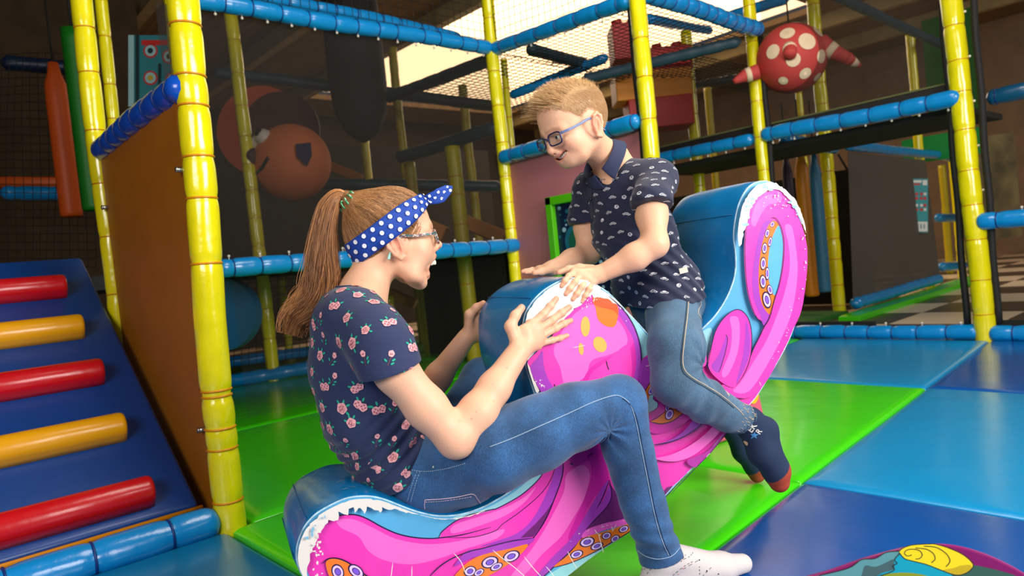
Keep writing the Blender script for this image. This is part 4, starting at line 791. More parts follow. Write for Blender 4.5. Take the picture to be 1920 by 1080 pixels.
# ------------------------------------------------------------------ smooth solid modelling: rounded solids blended in a distance field
import openvdb as vdb
class Sdf:
    def __init__(s): s.ops=[]
    def _a(s,f,c,R,op,k,tagc=None): s.ops.append((f,np.array(c,float),R,op,k)); return s
    def cone(s,a,b,ra,rb,k=.01,op='+',lat=None,f=1.,R=None):
        a=np.array(a,float);b=np.array(b,float)
        L=None if lat is None else nrm(lat)
        def fn(p):
            q=p-a; ba=b-a
            if L is not None and f!=1:
                q=q-np.outer(q@L,L)*(1-1/f); ba=ba-L*(ba@L)*(1-1/f)
            bb=ba@ba
            if bb<1e-12: return np.linalg.norm(q,axis=1)-ra
            h=np.clip(q@ba/bb,0,1); return np.linalg.norm(q-h[:,None]*ba,axis=1)-(ra+(rb-ra)*h)
        return s._a(fn,(a+b)/2,np.linalg.norm(b-a)/2+(max(ra,rb)+k)*max(1,f),op,k)
    def chain(s,pts,rr,k=.01,op='+',lat=None,f=1.):
        for i in range(len(pts)-1): s.cone(pts[i],pts[i+1],rr[i],rr[i+1],k,op,lat,f)
        return s
    def ell(s,c,r,R=None,k=.01,op='+'):
        c=np.array(c,float); r=np.array(r,float); R=np.eye(3) if R is None else np.array(R)
        def fn(p):
            q=(p-c)@R; k0=np.linalg.norm(q/r,axis=1); k1=np.linalg.norm(q/(r*r),axis=1)
            return np.where(k0<1e-6,-r.min(),k0*(k0-1)/np.maximum(k1,1e-9))
        return s._a(fn,c,r.max(),op,k)
    def plane(s,c,n,k=.002):
        c=np.array(c,float);n=nrm(n); return s._a(lambda p:(p-c)@n,c,1e9,'&',k)
    def group(s,sub,k=.02):
        un=[o for o in sub.ops if o[3]=='+']; lo=np.min([o[1]-o[2] for o in un],0); hi=np.max([o[1]+o[2] for o in un],0)
        return s._a(lambda p: sub.eval(p),(lo+hi)/2,np.linalg.norm(hi-lo)/2,'+',k)
    def disp(s,fn): return s._a(fn,(0,0,0),1e9,'d',0)
    def eval(s,p,cull=None):
        d=np.full(len(p),1.,np.float64)
        for f,c,R,op,k in s.ops:
            if cull is not None and R<1e8:
                m=np.linalg.norm(cull[0]-c,axis=1)<R*1.1+2.2*k+.004+cull[1]; idx=np.repeat(m,cull[2])
                if not m.any(): continue
                if m.all(): idx=slice(None)
            else: idx=slice(None)
            q=p[idx]; x=f(q); a=d[idx]
            if op=='+':
                if k>0: h=np.maximum(k-np.abs(a-x),0)/k; r=np.minimum(a,x)-h*h*k*.25
                else: r=np.minimum(a,x)
            elif op=='d': r=a+x
            else:
                if op=='-': x=-x
                if k>0: h=np.maximum(k-np.abs(a-x),0)/k; r=np.maximum(a,x)+h*h*k*.25
                else: r=np.maximum(a,x)
            d[idx]=r
        return d
    def mesh(s,vox,pad=.02):
        B=8; un=[o for o in s.ops if o[3]=='+']
        lo=np.min([o[1]-o[2] for o in un],0)-pad; hi=np.max([o[1]+o[2] for o in un],0)+pad
        lo=np.floor(lo/(vox*B)).astype(int); hi=np.ceil(hi/(vox*B)).astype(int)
        g=np.stack(np.meshgrid(*[np.arange(lo[i],hi[i]) for i in range(3)],indexing='ij'),-1).reshape(-1,3)
        cen=(g*B+ (B-1)/2)*vox; half=vox*B*.5*1.733; d=s.eval(cen)
        act=np.abs(d)<half*1.6+vox*3; ins=(~act)&(d<0)
        grid=vdb.FloatGrid(background=vox*4); grid.transform=vdb.createLinearTransform(voxelSize=vox)
        for b in g[ins]: grid.fill(tuple(int(x) for x in b*B),tuple(int(x) for x in b*B+B-1),-vox*4,False)
        ga=g[act]; off=np.stack(np.meshgrid(*[np.arange(B)]*3,indexing='ij'),-1).reshape(-1,3)
        for i in range(0,len(ga),3000):
            gb=ga[i:i+3000]; P=((gb[:,None,:]*B+off[None])*vox).reshape(-1,3); cc=(gb*B+(B-1)/2)*vox
            D=s.eval(P,(cc,half+vox*3,B**3)); D=np.clip(D,-vox*4,vox*4).astype(np.float32).reshape(-1,B,B,B)
            for b,a in zip(gb,D): grid.copyFromArray(np.ascontiguousarray(a),ijk=tuple(int(x) for x in b*B))
        pts,tri,quad=grid.convertToPolygons(isovalue=0.,adaptivity=0.)
        faces=[tuple(int(x) for x in q[::-1]) for q in quad]+[tuple(int(x) for x in t[::-1]) for t in tri]
        return np.array(pts,float),faces
    def grad(s,p,e=.0006):
        g=np.stack([s.eval(p+e*np.eye(3)[i])-s.eval(p-e*np.eye(3)[i]) for i in range(3)],1); return g/(np.linalg.norm(g,axis=1)[:,None]+1e-9)
    def snap(s,p,off=0.,it=3):
        p=np.array(p,float)
        for _ in range(it): p=p-s.grad(p)*(s.eval(p)-off)[:,None]
        return p
def fold(scale,amp,dirs):
    def fn(p):
        r=0
        for (v,ph,w_) in dirs: r=r+w_*np.sin(p@(np.array(v)*scale)+ph+1.3*np.sin(p@(np.array(v[::-1])*scale*.6)+ph))
        return amp*r
    return fn
def tubes(curves,radius,cols,name,m,parent,nseg=3,taper=.35):
    """many hair strands in one mesh: curves (N,K,3)"""
    C=np.array(curves,float); N,K,_=C.shape; T=np.gradient(C,axis=1); T/=np.linalg.norm(T,axis=2,keepdims=True)+1e-9
    ref=np.array([.3,.5,.81]); U=np.cross(T,ref); U/=np.linalg.norm(U,axis=2,keepdims=True)+1e-9; W=np.cross(T,U)
    t=np.linspace(0,1,K); rad=(np.array(radius).reshape(-1,1) if np.ndim(radius) else radius)*(1-(1-taper)*t**2)[None,:]*np.ones((N,1))
    V=np.stack([C+(U*math.cos(a)+W*math.sin(a))*rad[:,:,None] for a in np.linspace(0,2*math.pi,nseg+1)[:-1]],2)
    V=V.reshape(-1,3); base=(np.arange(N)*K*nseg)[:,None,None]+(np.arange(K-1)*nseg)[None,:,None]
    k=np.arange(nseg)[None,None,:]; k2=(k+1)%nseg
    Fq=np.stack([base+k,base+k2,base+nseg+k2,base+nseg+k],-1).reshape(-1,4)
    me=bpy.data.meshes.new(name); me.vertices.add(len(V)); me.vertices.foreach_set('co',V.ravel()); me.loops.add(Fq.size); me.polygons.add(len(Fq))
    me.loops.foreach_set('vertex_index',Fq.ravel().astype(np.int32)); me.polygons.foreach_set('loop_start',(np.arange(len(Fq))*4).astype(np.int32)); me.polygons.foreach_set('loop_total',np.full(len(Fq),4,np.int32))
    me.update(calc_edges=True); me.polygons.foreach_set('use_smooth',np.ones(len(Fq),bool)); me.materials.append(m)
    ca=me.color_attributes.new('Col','FLOAT_COLOR','POINT'); cc=np.ones((N,K,nseg,4),np.float32); cc[...,:3]=np.array(cols)[:,None,None,:]; ca.data.foreach_set('color',cc.ravel())
    o=bpy.data.objects.new(name,me); COL.objects.link(o)
    if parent is not None: o.parent=parent; bpy_inv(o,parent)
    return o
def rotm(ax,deg): return np.array(Matrix.Rotation(math.radians(deg),3,Vector(ax)))
M_SKIN=mat('skin',(236,184,152),.46,vcol=True,sss=.25,bump=.0004,bscale=300,spec=.35)
M_HAIR=mat('hair_strands',(150,100,60),.42,vcol=True,spec=.5)
def colmix(base,*adds):
    c=np.array(base)
    for w_,col in adds: c=c*(1-w_[:,None])+np.array(col)*w_[:,None]
    return c
def gs(p,c,r): return np.exp(-(((p-np.array(c))/np.array(r))**2).sum(1))
# ------------------------------------------------------------------ head, in its own frame: x forward, y to the person's left, z up, metres (origin: middle of the skull)
def head_prims(S,scale,open_mouth,jw=1.,nz=1.,full=1.,lid=0.):
    Z=lambda *v: np.array(v)*.001
    E=lambda c,r,**k: S.ell(Z(*c),Z(*r),**k)
    E((-6,0,4),(88,72,80)); E((34,0,8),(62,63,66),k=.02); E((48,0,-48),(44,54,62),k=.03)
    for y in (-1,1):
        E((44,y*33,-62),(30,24*full,30),k=.02)                      # cheek
        S.cone(Z(86,y*12,-24),Z(72,y*42,-26),.0105,.009,k=.012)      # brow
        E((-4,y*64,-40),(22,8,30),k=.02)
    # nose
    S.cone(Z(90,0,-38),Z(96+4*nz,0,-70),.0068,.0082,k=.008); S.cone(Z(98+4*nz,0,-72),Z(94,0,-76),.0088,.008,k=.005)
    for y in (-1,1): S.cone(Z(91,y*9,-77),Z(88,y*11,-77),.0062,.0055,k=.006)
    if open_mouth:
        jz,jx=-146,34
        S.cone(Z(-4,0,-96),Z(26,0,-132),.018,.0165,k=.03,lat=(0,1,0),f=2.7)
        S.cone(Z(26,0,-132),Z(jx,0,jz),.0165,.0145,k=.02,lat=(0,1,0),f=1.7)
        E((50,0,-92),(31,36,20),k=.02); 
        for y in (-1,1): S.cone(Z(42,y*40,-76),Z(10,y*47,-116),.018,.014,k=.03)
        E((76,0,-116),(40,22,21),k=.006,op='-')
        S.chain([Z(54,-25,-112),Z(76,-15,-97),Z(83,0,-95),Z(76,15,-97),Z(54,25,-112)],[.004,.005,.0058,.005,.004],k=.006)
        S.chain([Z(54,-25,-112),Z(52,-17,-128),Z(53,0,-134),Z(52,17,-128),Z(54,25,-112)],[.004,.005,.006,.005,.004],k=.008)
    else:
        S.cone(Z(-4,0,-84),Z(46,0,-104),.02,.018,k=.03,lat=(0,1,0),f=2.45*jw)
        S.cone(Z(46,0,-104),Z(72,0,-112),.018,.0145,k=.02,lat=(0,1,0),f=1.7)
        E((66,0,-90),(24,30,20),k=.02)
        # smile: a curved slot, lips round it
        sl=[Z(68,-25,-83),Z(80,-14,-90.5),Z(84,0,-93),Z(80,14,-90.5),Z(68,25,-83)]
        S.chain([Z(75,-30,-78),Z(86.5,-15,-84.5),Z(89.5,0,-85.5),Z(86.5,15,-84.5),Z(75,30,-78)],[.002,.003,.004,.003,.002],k=.004)
        S.chain([Z(73,-29,-85),Z(83,-15,-101),Z(85.5,0,-106),Z(83,15,-101),Z(73,29,-85)],[.002,.0038,.0048,.0038,.002],k=.005)
        for t in np.linspace(-1,1,11): E((78-6*t*t,t*28,-95+13*t*t),(17+6*t*t,5.2,7.2*(1-.5*t*t)),k=.0015,op='-')
        
        for y in (-1,1): S.chain([Z(90,y*18,-74),Z(83,y*28,-79),Z(76,y*34,-85)],[.001,.0016,.001],k=.007,op='-')
        for y in (-1,1): E((55,y*37,-66),(20,17,17),k=.02)
    for y in (-1,1):
        E((96,y*31,-41),(15,15,10),k=.012,op='-')
        E((78.5,y*31,-42.5),(13.4,13.4,13.4),k=.004)
        S.chain([Z(86,y*19,-43.5),Z(92.3,y*30,-38.2+lid),Z(83,y*42.5,-42)],[.002,.0026,.002],k=.003)
        E((94,y*31,-43.2+lid*.5),(12,12.5,3.9-lid*.5),k=.0015,op='-')
        # nostril
        S.ell(Z(96,y*5.5,-80),Z(5,2.8,3),k=.002,op='-')
        # ear
        R=rotm((0,0,1),y*18)@rotm((0,1,0),-8)
        e=lambda x,yy,z: Z(-2,y*69,-46)+R@Z(x*1.12,y*yy*1.3,z*1.1)
        S.ell(e(-6,4,-2),Z(14.5,6.5,28),R=R,k=.006)
        S.ell(e(-3,10,-1),Z(9.5,7,19),R=R,k=.003,op='-')
        S.chain([e(6,4,4),e(4,8,20),e(-6,10,27),e(-17,11,20),e(-19,10,4),e(-14,7,-14),e(-6,5,-26),e(2,4,-25)],[.003,.0036,.0038,.004,.0038,.0036,.005,.0036],k=.003)
        S.cone(e(4,6,-6),e(3,5,-12),.0036,.003,k=.003)
        S.chain([e(-10,8,14),e(-11,8,0),e(-8,7,-10)],[.0026,.0028,.0026],k=.003)
    return S
def head_color(p,base,lip,open_mouth,blush):
    Z=.001; x,y,z=p[:,0]/Z,p[:,1]/Z,p[:,2]/Z
    c=np.tile(np.array(base),(len(p),1)).astype(float)
    def ad(w_,col):
        nonlocal c; c=c*(1-w_[:,None])+np.array(col)*w_[:,None]
    for s in (-1,1): ad(.4*np.exp(-(((x-68)/20)**2+((y-s*38)/16)**2+((z+68)/16)**2)),blush)
    ad(.3*np.exp(-(((x-102)/12)**2+(y/10)**2+((z+74)/10)**2)),blush)
    ad(.45*np.clip((np.abs(y)-68)/6,0,1)*np.exp(-(((x+6)/20)**2+((z+44)/32)**2)**2),blush)
    if open_mouth:
        dl=np.abs(np.sqrt(((x-66)/1e9)**2+(y/23.)**2+((z+115)/20.)**2)-1.0)
        ad((.85*np.exp(-(dl/.17)**2)*(x>48)),lip)
        q=((x-76)/40)**2+(y/22)**2+((z+116)/21)**2
        ad(np.clip((.99-q)*9,0,1)*(x>30),(.10,.012,.012))
    else:
        zc=-92+((np.abs(y)/25)**2)*10
        zc=-95.5+12.5*(y/28.)**2; ad(.62*np.exp(-((z-zc)/9.5)**4)*np.clip((31-np.abs(y))/4,0,1)*(x>64),lip)
        ad(np.clip((85-7*(y/27.)**2-x)/1.5,0,1)*(np.abs(z-(-95+13*(y/28.)**2))<7.0)*(np.abs(y)<29)*(x>50),(.18,.03,.03))
    for s in (-1,1): ad(.55*np.exp(-((z-(-37.5-((y*s-31)/13)**2*3))/1.1)**2)*(np.abs(y*s-31)<13)*(x>78),(.06,.04,.03))
    # brows
    for s in (-1,1):
        zb=-21-((np.abs(y)-28)/22)**2*6
        ad(.42*np.exp(-((z-zb)/3.2)**2)*((y*s>9)&(y*s<46)&(x>40)),(base[0]*.42,base[1]*.3,base[2]*.22))
    return c
def warpx(q,sh): 
    q=np.array(q,float); q[...,0]+=sh*np.maximum(0,-q[...,2]-.058); return q
def into(S,local,o,R,sc=1.,sh=0.):
    """add solids modelled in their own frame to a figure: origin o, axes = columns of R"""
    o=np.array(o,float); R=np.array(R,float)
    for f,c,r,op,k in local.ops:
        S.ops.append(((lambda f: (lambda p: f(warpx((p-o)@R/sc,sh))*sc))(f), o+R@c*sc, r*sc, op, k*sc))
    return S
def eyes_teeth(T,o,R,sc,iris,open_mouth,sh=0.):
    o=np.array(o,float)
    def W(*v): v=np.array(v,float)*.001; v[0]-=sh*max(0,-v[2]-.058); return o+R@v*sc
    for y in (-1,1):
        m=MB(); c=W(78.5,y*31,-42.5); r=.0121*sc; gz=nrm(R@np.array([1,-y*.05,-.04])); u_,v_,_=basis(gz)
        m.sphere(c,r,20,14)
        for rr,mi,l in ((.0056,1,.0004),(.0026,2,.0007)):
            V=[c+gz*(r+l*sc)]
            for k in range(18): a=2*math.pi*k/18; q=gz*r+(u_*math.cos(a)+v_*math.sin(a))*rr*sc; V.append(c+q/np.linalg.norm(q)*(r+l*sc))
            m.add(V,[(0,1+k,1+(k+1)%18) for k in range(18)],mi)
        m.build('eye',[mat('eye_white',(232,226,220),.15,coat=1),mat('iris_%d_%d'%iris[:2],iris,.2,coat=1),mat('pupil',(8,8,8),.1,coat=1)],T)
    m=MB()
    if open_mouth:
        for k in range(-4,5):
            a=k*.30; c=W(62+19*math.cos(a*1.05),19*math.sin(a)*1.1,-107.5); m.sphere(c,(.0034*sc,.0038*sc,.0068*sc if abs(k)<3 else .0058*sc),10,8,R=R@rotm((0,0,1),math.degrees(a)))
    else:
        for k in range(-5,6):
            a=k*.26; c=W(60+23*math.cos(a),25*math.sin(a)*1.05,-92+abs(k)**1.8*.60); m.sphere(c,(.0024*sc,.0032*sc,.0052*sc),10,8,R=R@rotm((0,0,1),math.degrees(a)))
    m.build('upper_teeth',mat('tooth',(240,232,214),.25,coat=.6),T)
# ------------------------------------------------------------------ girl sitting on the low end of the rocker
SKG=np.array(lin((230,178,146))); BLG=lin((228,128,108))
SG=.15
GT=thing('person','person with long ponytail and polka dot bandana laughing on the rocker seat','person',tuple(FP(760,900,SG)))
hx=nrm(FP(744.5,465,SG)-FP(742,472,SG)); 
def frame_from_px(o,p_fwd,s,side):   # forward along the image line o->p_fwd inside the plane at depth s
    f=nrm(FP(*p_fwd,s)-FP(*o,s)); y=side; z=np.cross(f,y); z/=np.linalg.norm(z); y=np.cross(z,f); return np.stack([f,y,z],1)
# she faces +u, her right hand side (-y) points to the camera, so +y is +n
RG=frame_from_px((728,425),(828,397),SG,NRM)
if RG[2,2]<0: RG[:,2]*=-1
RG=RG@rotm((0,0,1),-3)
OG=FP(728,426,SG); SCG=1.0
B=Sdf(); HD=head_prims(Sdf(),1,True,lid=-1.)
into(B,HD,OG,RG,SCG)
HDW=into(Sdf(),HD,OG,RG,SCG)
P_=lambda x,y,s: FP(x,y,s)
B.cone(P_(706,492,SG),P_(676,560,SG),.047,.05,k=.03,lat=NRM,f=1.05)
B.cone(P_(676,560,SG),P_(662,600,SG),.052,.06,k=.03,lat=NRM,f=1.6)
B.cone(P_(664,600,SG-.11),P_(664,600,SG+.11),.047,.047,k=.03)
B.cone(P_(668,620,SG),P_(685,720,SG),.078,.08,k=.03,lat=NRM,f=1.4)
B.cone(P_(685,720,SG),P_(735,850,SG),.08,.075,k=.03,lat=NRM,f=1.4)
B.cone(P_(735,850,SG),P_(780,890,SG),.08,.085,k=.03,lat=NRM,f=1.5)
def hand(S,wrist,knuck,fingers,thumb,r=.0078,pr=.014,side=None,k=.006):
    """palm as a fan of rounded solids, then five separate fingers (lists of points from knuckle to tip)"""
    for i,kn in enumerate(knuck): S.cone(wrist,kn,pr*1.08,pr*.74,k=.012)
    for i in range(len(knuck)-1): S.cone(knuck[i],knuck[i+1],pr*.70,pr*.70,k=.01)
    for i,f in enumerate(fingers):
        q=[1.05,1.1,1.05,.9][i] if len(fingers)==4 else 1; n=len(f); S.chain(f,[r*q*(1.08-.34*j/(n-1)) for j in range(n)],k=.004)
        for j in range(1,n-1): S.cone(f[j],f[j]+1e-5,r*q*1.04,r*q*1.04,k=.003)
    n=len(thumb); S.chain(thumb,[r*(1.75-.72*j/(n-1)) for j in range(n)],k=.008)
    return S
def nail(T,tip,prev,out,r):
    d=nrm(tip-prev); o=nrm(out-d*(out@d)); w_=np.cross(d,o); R=np.stack([d,w_,o],1); m=MB(); m.sphere(tip+o*r*.55-d*r*.15,(r*.95,r*.62,r*.28),10,8,R=R); return m.build('fingernail',mat('nail',(240,186,168),.25,coat=.5),T)
# near arm (her right)
S1=P_(696,622,SG-.145); E1=P_(855,824,-.085); W1=P_(971,661,-.042)
B.chain([S1,P_(742,696,-.055),P_(800,765,-.07),E1],[.048,.0425,.041,.036],k=.02)
B.chain([E1,P_(895,774,-.075),P_(927,727,-.06),W1],[.036,.0385,.033,.026],k=.02)
kn=[P_(997,609,-.016),P_(1006,620,-.0165),P_(1009,633,-.0165),P_(1006,646,-.017)]
fing=[[kn[0],P_(1019,590,-.013),P_(1032,574,-.0105),P_(1043,560,-.0085)],
      [kn[1],P_(1036,600,-.0135),P_(1053,587,-.011),P_(1067,576,-.0085)],
      [kn[2],P_(1041,616,-.0135),P_(1057,607,-.011),P_(1070,601,-.0085)],
      [kn[3],P_(1035,638,-.012),P_(1050,634,-.010),P_(1063,629,-.008)]]
th=[P_(968,640,-.03),P_(957,612,-.022),P_(966,592,-.018),P_(978,577,-.012)]
hand(B,P_(975,655,-.032),kn,fing,th,r=.0082,pr=.0165)
B.cone(P_(990,640,-.026),P_(984,620,-.024),.017,.015,k=.012)
# far arm (her left): hand on the far face, thumb on the blue cover
S2=P_(692,612,SG+.145); E2=P_(790,760,SG+.24); W2=P_(874,634,.335)
B.chain([S2,P_(735,690,SG+.2),E2],[.048,.044,.038],k=.02)
B.chain([E2,P_(822,706,.375),W2],[.038,.035,.0255],k=.02)
th2=[P_(879,622,.33),P_(880,590,.322),P_(893,577,.312),P_(906,569,.298)]
kn2=[P_(893,588,.335),P_(897,602,.336),P_(900,618,.336),P_(900,632,.334)]
fi2=[[k_,k_+(P_(940,570,.322)-P_(900,590,.33))*.5,k_+(P_(940,570,.318)-P_(900,590,.33))*1.0+NRM*-.004,k_+(P_(940,570,.312)-P_(900,590,.33))*1.45] for k_ in kn2]
hand(B,P_(881,628,.338),kn2,fi2,th2,r=.0082,pr=.0165)
# legs under the jeans, feet
HJ1=P_(806,890,.065); K1=P_(1158,752,-.095); A1=P_(1240,1045,-.095)
zf=lambda px,s: None
def gpt(px,s,z):   # point of the plane s at image column px and height z
    lo,hi=500.,1500.
    for _ in range(40):
        mid=(lo+hi)/2
        if FP(px,mid,s)[2]>z: lo=mid
        else: hi=mid
    return FP(px,lo,s)
B.chain([HJ1,P_(1000,812,-.085),K1,A1],[.075,.062,.048,.034],k=.02)
HE=gpt(1228,-.095,.034); BA=gpt(1350,-.10,.03); TO=gpt(1392,-.10,.022)
B.chain([A1,HE],[.034,.03],k=.015); B.chain([A1,BA,TO],[.034,.026,.018],k=.015)
HJ2=P_(806,885,.235); K2=P_(905,712,.44); A2=gpt(985,.46,.09)
B.chain([HJ2,P_(860,800,.36),K2,A2],[.075,.062,.048,.034],k=.02)
HE2=gpt(975,.46,.034); TO2=gpt(1090,.47,.026)
B.chain([A2,HE2],[.034,.03],k=.015); B.chain([A2,TO2],[.034,.02],k=.015)
v,fc=B.mesh(.0019)
loc=(v-OG)@RG/SCG
col=head_color(loc,SKG,lin((206,100,92)),True,BLG)
far_=np.linalg.norm(loc,axis=1)>.2; col[far_]=SKG
for t_ in [f[-1] for f in fing]+[th[-1],th2[-1]]:
    w_=.38*np.exp(-(((v-t_)/.014)**2).sum(1)); col=col*(1-w_[:,None])+np.array(lin((222,118,100)))*w_[:,None]
for k_ in kn+[E1+NRM*-.03]: 
    w_=.18*np.exp(-(((v-k_)/.016)**2).sum(1)); col=col*(1-w_[:,None])+np.array(lin((226,136,112)))*w_[:,None]
# moles
for px,py in ((742,727),(862,790),(893,772),(925,752),(924,720),(678,526),(884,785),(950,690)):
    d_=ray(px,py); t=np.linspace(1.0,2.2,600); pts=C0+d_*t[:,None]; sd=B.eval(pts); 
    if (sd<0).any():
        h=pts[np.argmax(sd<0)]; w_=.7*np.exp(-(((v-h)/.0016)**2).sum(1)); col=col*(1-w_[:,None])+np.array(lin((120,66,44)))*w_[:,None]
mk('body',v,fc,M_SKIN,GT,col=col)
eyes_teeth(GT,OG,RG,SCG,(86,104,92),True)
for f in fing+[th]: nail(GT,f[-1],f[-2],-NRM,.0062)
# ---- hair
nr2=np.random.RandomState(5)
HW=lambda x,y,z: OG+RG@(np.array([x,y,z])*.001)*SCG
tie=HW(-70,0,84)
H=Sdf(); hl=Sdf()
hl.ell((-.006,0,.004),(.092,.076,.0835)); hl.ell((.032,0,.010),(.062,.065,.067),k=.02); hl.ell((-.055,0,-.03),(.040,.052,.055),k=.02)
hl.cone((-.05,0,.06),(-.074,0,.086),.03,.014,k=.03)
into(H,hl,OG,RG,SCG)
FULLH=into(Sdf(),hl,OG,RG,SCG)
# cut by the hairline: keep what lies above and behind it
H.plane(HW(50,0,-4),RG@nrm((.55,0,-.80)),.004); H.plane(HW(-60,0,-80),RG@nrm((.45,0,-1)),.004)
v,fc=H.mesh(.0025); locc=(v-OG)@RG
base=np.array(lin((84,50,26))); lite=np.array(lin((194,138,84)))
mk('hair_cap',v,fc,M_HAIR,GT,col=np.tile(base*.75,(len(v),1)))
N=4200; th_=nr2.uniform(0,2*np.pi,N)
# roots: along the hairline and all over the skull
def onskull(p): return FULLH.snap(OG+(p@RG.T)*SCG,.0,3)
dirs=nr2.normal(size=(N,3)); dirs/=np.linalg.norm(dirs,axis=1,keepdims=True)
rt=dirs*np.array([.1,.075,.09])+np.array([0,0,0])
keep=((rt[:,0]-.05)*.55-(rt[:,2]+.004)*.80<-.001)&((rt[:,2]>-.066)|(rt[:,0]<-.055))
# thicken the hairline itself
L1=[]
for s in (-1,1):
    for t in np.linspace(0,1,420): 
        a=np.array([.086,0,.026])*(1-t)+np.array([.012,s*.074,-.02])*t; a=a+np.array([.012*math.sin(math.pi*t),s*.035*math.sin(math.pi*t),.0]); L1.append(a)
    for t in np.linspace(0,1,300): L1.append(np.array([-.012,s*.074,-.034])*(1-t)+np.array([-.066,s*.012,-.092])*t+np.array([-.006*math.sin(math.pi*t),s*.02*math.sin(math.pi*t),-.004]))
    for t in np.linspace(0,1,90): L1.append(np.array([.055,s*.06,.0])*(1-t)+np.array([.022,s*.072,-.045])*t)
L1=np.array(L1)+nr2.normal(0,.0025,(len(L1),3)); rt=np.vstack([rt[keep],L1])
R0_=onskull(rt); K=16; cur=np.zeros((len(R0_),K,3)); tl=FULLH.snap(tie[None],0)[0]
tj=tie+nr2.normal(0,.005,(len(R0_),3))
for j in range(K):
    t=j/(K-1); tt=t**.9; p=R0_*(1-tt)+tj*tt
    sag=RG[:,1]*0
    p=FULLH.snap(p+ (R0_-OG)*(.18*math.sin(math.pi*t)),.0,3)
    off=.0012+.0035*math.sin(math.pi*min(1,t*1.1))*nr2.uniform(.3,1.,len(R0_))+ .006*t*t
    cur[:,j]=p+FULLH.grad(p)*off[:,None]
cur[:,-1]=tj
cl=nr2.uniform(0,1,len(R0_)); clump=.5+.5*np.sin(rt[:,1]*420+rt[:,0]*160+rt[:,2]*90); cl=.55*cl+.45*clump
cols=base[None]*(1-cl[:,None])+lite[None]*cl[:,None]
tubes(cur,nr2.uniform(.00035,.0006,len(R0_)),cols,'scalp_hair',M_HAIR,GT,taper=.7)
# ponytail
pc=[(652,378,9),(634,367,14),(617,390,22),(607,430,26),(602,475,33),(600,518,38),(594,550,38),(574,578,38),(553,600,26),(543,628,8)]
cen=cat([FP(x,y,SG) for x,y,_ in pc],False,6); wid=np.interp(np.linspace(0,1,len(cen)),np.linspace(0,1,len(pc)),[w_*.00118 for _,_,w_ in pc])
cen=np.array(cen); K=len(cen); N=3200; a=nr2.uniform(0,2*np.pi,N); q=np.sqrt(nr2.uniform(0,1,N)); T_=np.gradient(cen,axis=0); T_/=np.linalg.norm(T_,axis=1,keepdims=True)
nn=np.cross(T_,NRM); nn/=np.linalg.norm(nn,axis=1,keepdims=True)
cur=np.zeros((N,K,3)); ph=nr2.uniform(0,6.28,N); grp=nr2.randint(0,22,N); ga=nr2.uniform(0,6.28,26); gq=np.sqrt(nr2.uniform(.05,1,26)); endt=np.clip(nr2.normal(.93,.1,N),.55,1.06)
t=np.linspace(0,1,K)
for j in range(K):
    tj_=np.clip(t[j]*endt,0,1); f=tj_*(K-1); i0=np.floor(f).astype(int).clip(0,K-2); fr=(f-i0)[:,None]
    c_=cen[i0]*(1-fr)+cen[i0+1]*fr; w_=(wid[i0]*(1-fr[:,0])+wid[i0+1]*fr[:,0]); n_=nn[i0]; m_=np.tile(NRM,(N,1))
    mixg=min(1,t[j]*1.2)*.75; X=(np.cos(a)*q*(1-mixg)+np.cos(ga[grp])*gq[grp]*mixg); Y=(np.sin(a)*q*(1-mixg)+np.sin(ga[grp])*gq[grp]*mixg)
    wav=.006*np.sin(6*t[j]*2.4+ga[grp]*2)*t[j]**1.5; wav2=.0015*np.sin(11*t[j]+ph)*t[j]
    fly=(np.arange(N)%23==0)*.020*t[j]**1.6; cur[:,j]=c_+n_*(X*w_+wav+wav2+fly*np.sign(X))[:,None]+m_*(Y*w_*.85+wav2)[:,None]
cl=.4*nr2.uniform(0,1,N)+.6*(.5+.5*np.sin(grp*2.4)); b2=np.array(lin((86,46,22)));l2=np.array(lin((222,154,90))); cols=b2[None]*(1-cl[:,None])+l2[None]*cl[:,None]
tubes(cur,nr2.uniform(.0004,.0008,N),cols,'ponytail',M_HAIR,GT,taper=.5)
# loose fine hairs at the temple and nape
N=160; cur=np.zeros((N,8,3)); 
for i in range(N):
    if i<90: s=-1 if i%4 else 1; p0=np.array([nr2.uniform(.02,.07),s*.068,nr2.uniform(-.03,.012)]); d0=np.array([-.5,0,-.6])*nr2.uniform(.02,.045)
    else: s=nr2.uniform(-1,.6); p0=np.array([-.075,s*.045,-.055]); d0=np.array([.5,0,-1.])*nr2.uniform(.012,.03)
    for j in range(8): t=j/7; cur[i,j]=p0+d0*t+nr2.normal(0,.0004,3)
sh=cur.shape; cur=FULLH.snap(OG+cur.reshape(-1,3)@RG.T,.001,2).reshape(sh)
B2=HDW.snap(cur.reshape(-1,3),.0012,2).reshape(sh); tag(tubes(B2,.00042,np.tile(lite*.8,(N,1)),'loose_hair',M_HAIR,GT,taper=.4),kind='stuff')
# ---- scrunchie of coiled green plastic
m=MB(); tc_=FP(652,378,SG); ax=nrm(cen[2]-cen[0]); u_,v_,_=basis(ax)
m.tube([tc_+(u_*math.cos(a)+v_*math.sin(a))*(.019+.0065*math.cos(a*11))+ax*.011*math.sin(a*11) for a in np.linspace(0,2*math.pi,199)[:-1]],.0022,6,closed=True)
o=m.build('spiral_hair_tie',mat('green_clear_plastic',(40,170,110),.12,coat=1,trans=.35),GT)
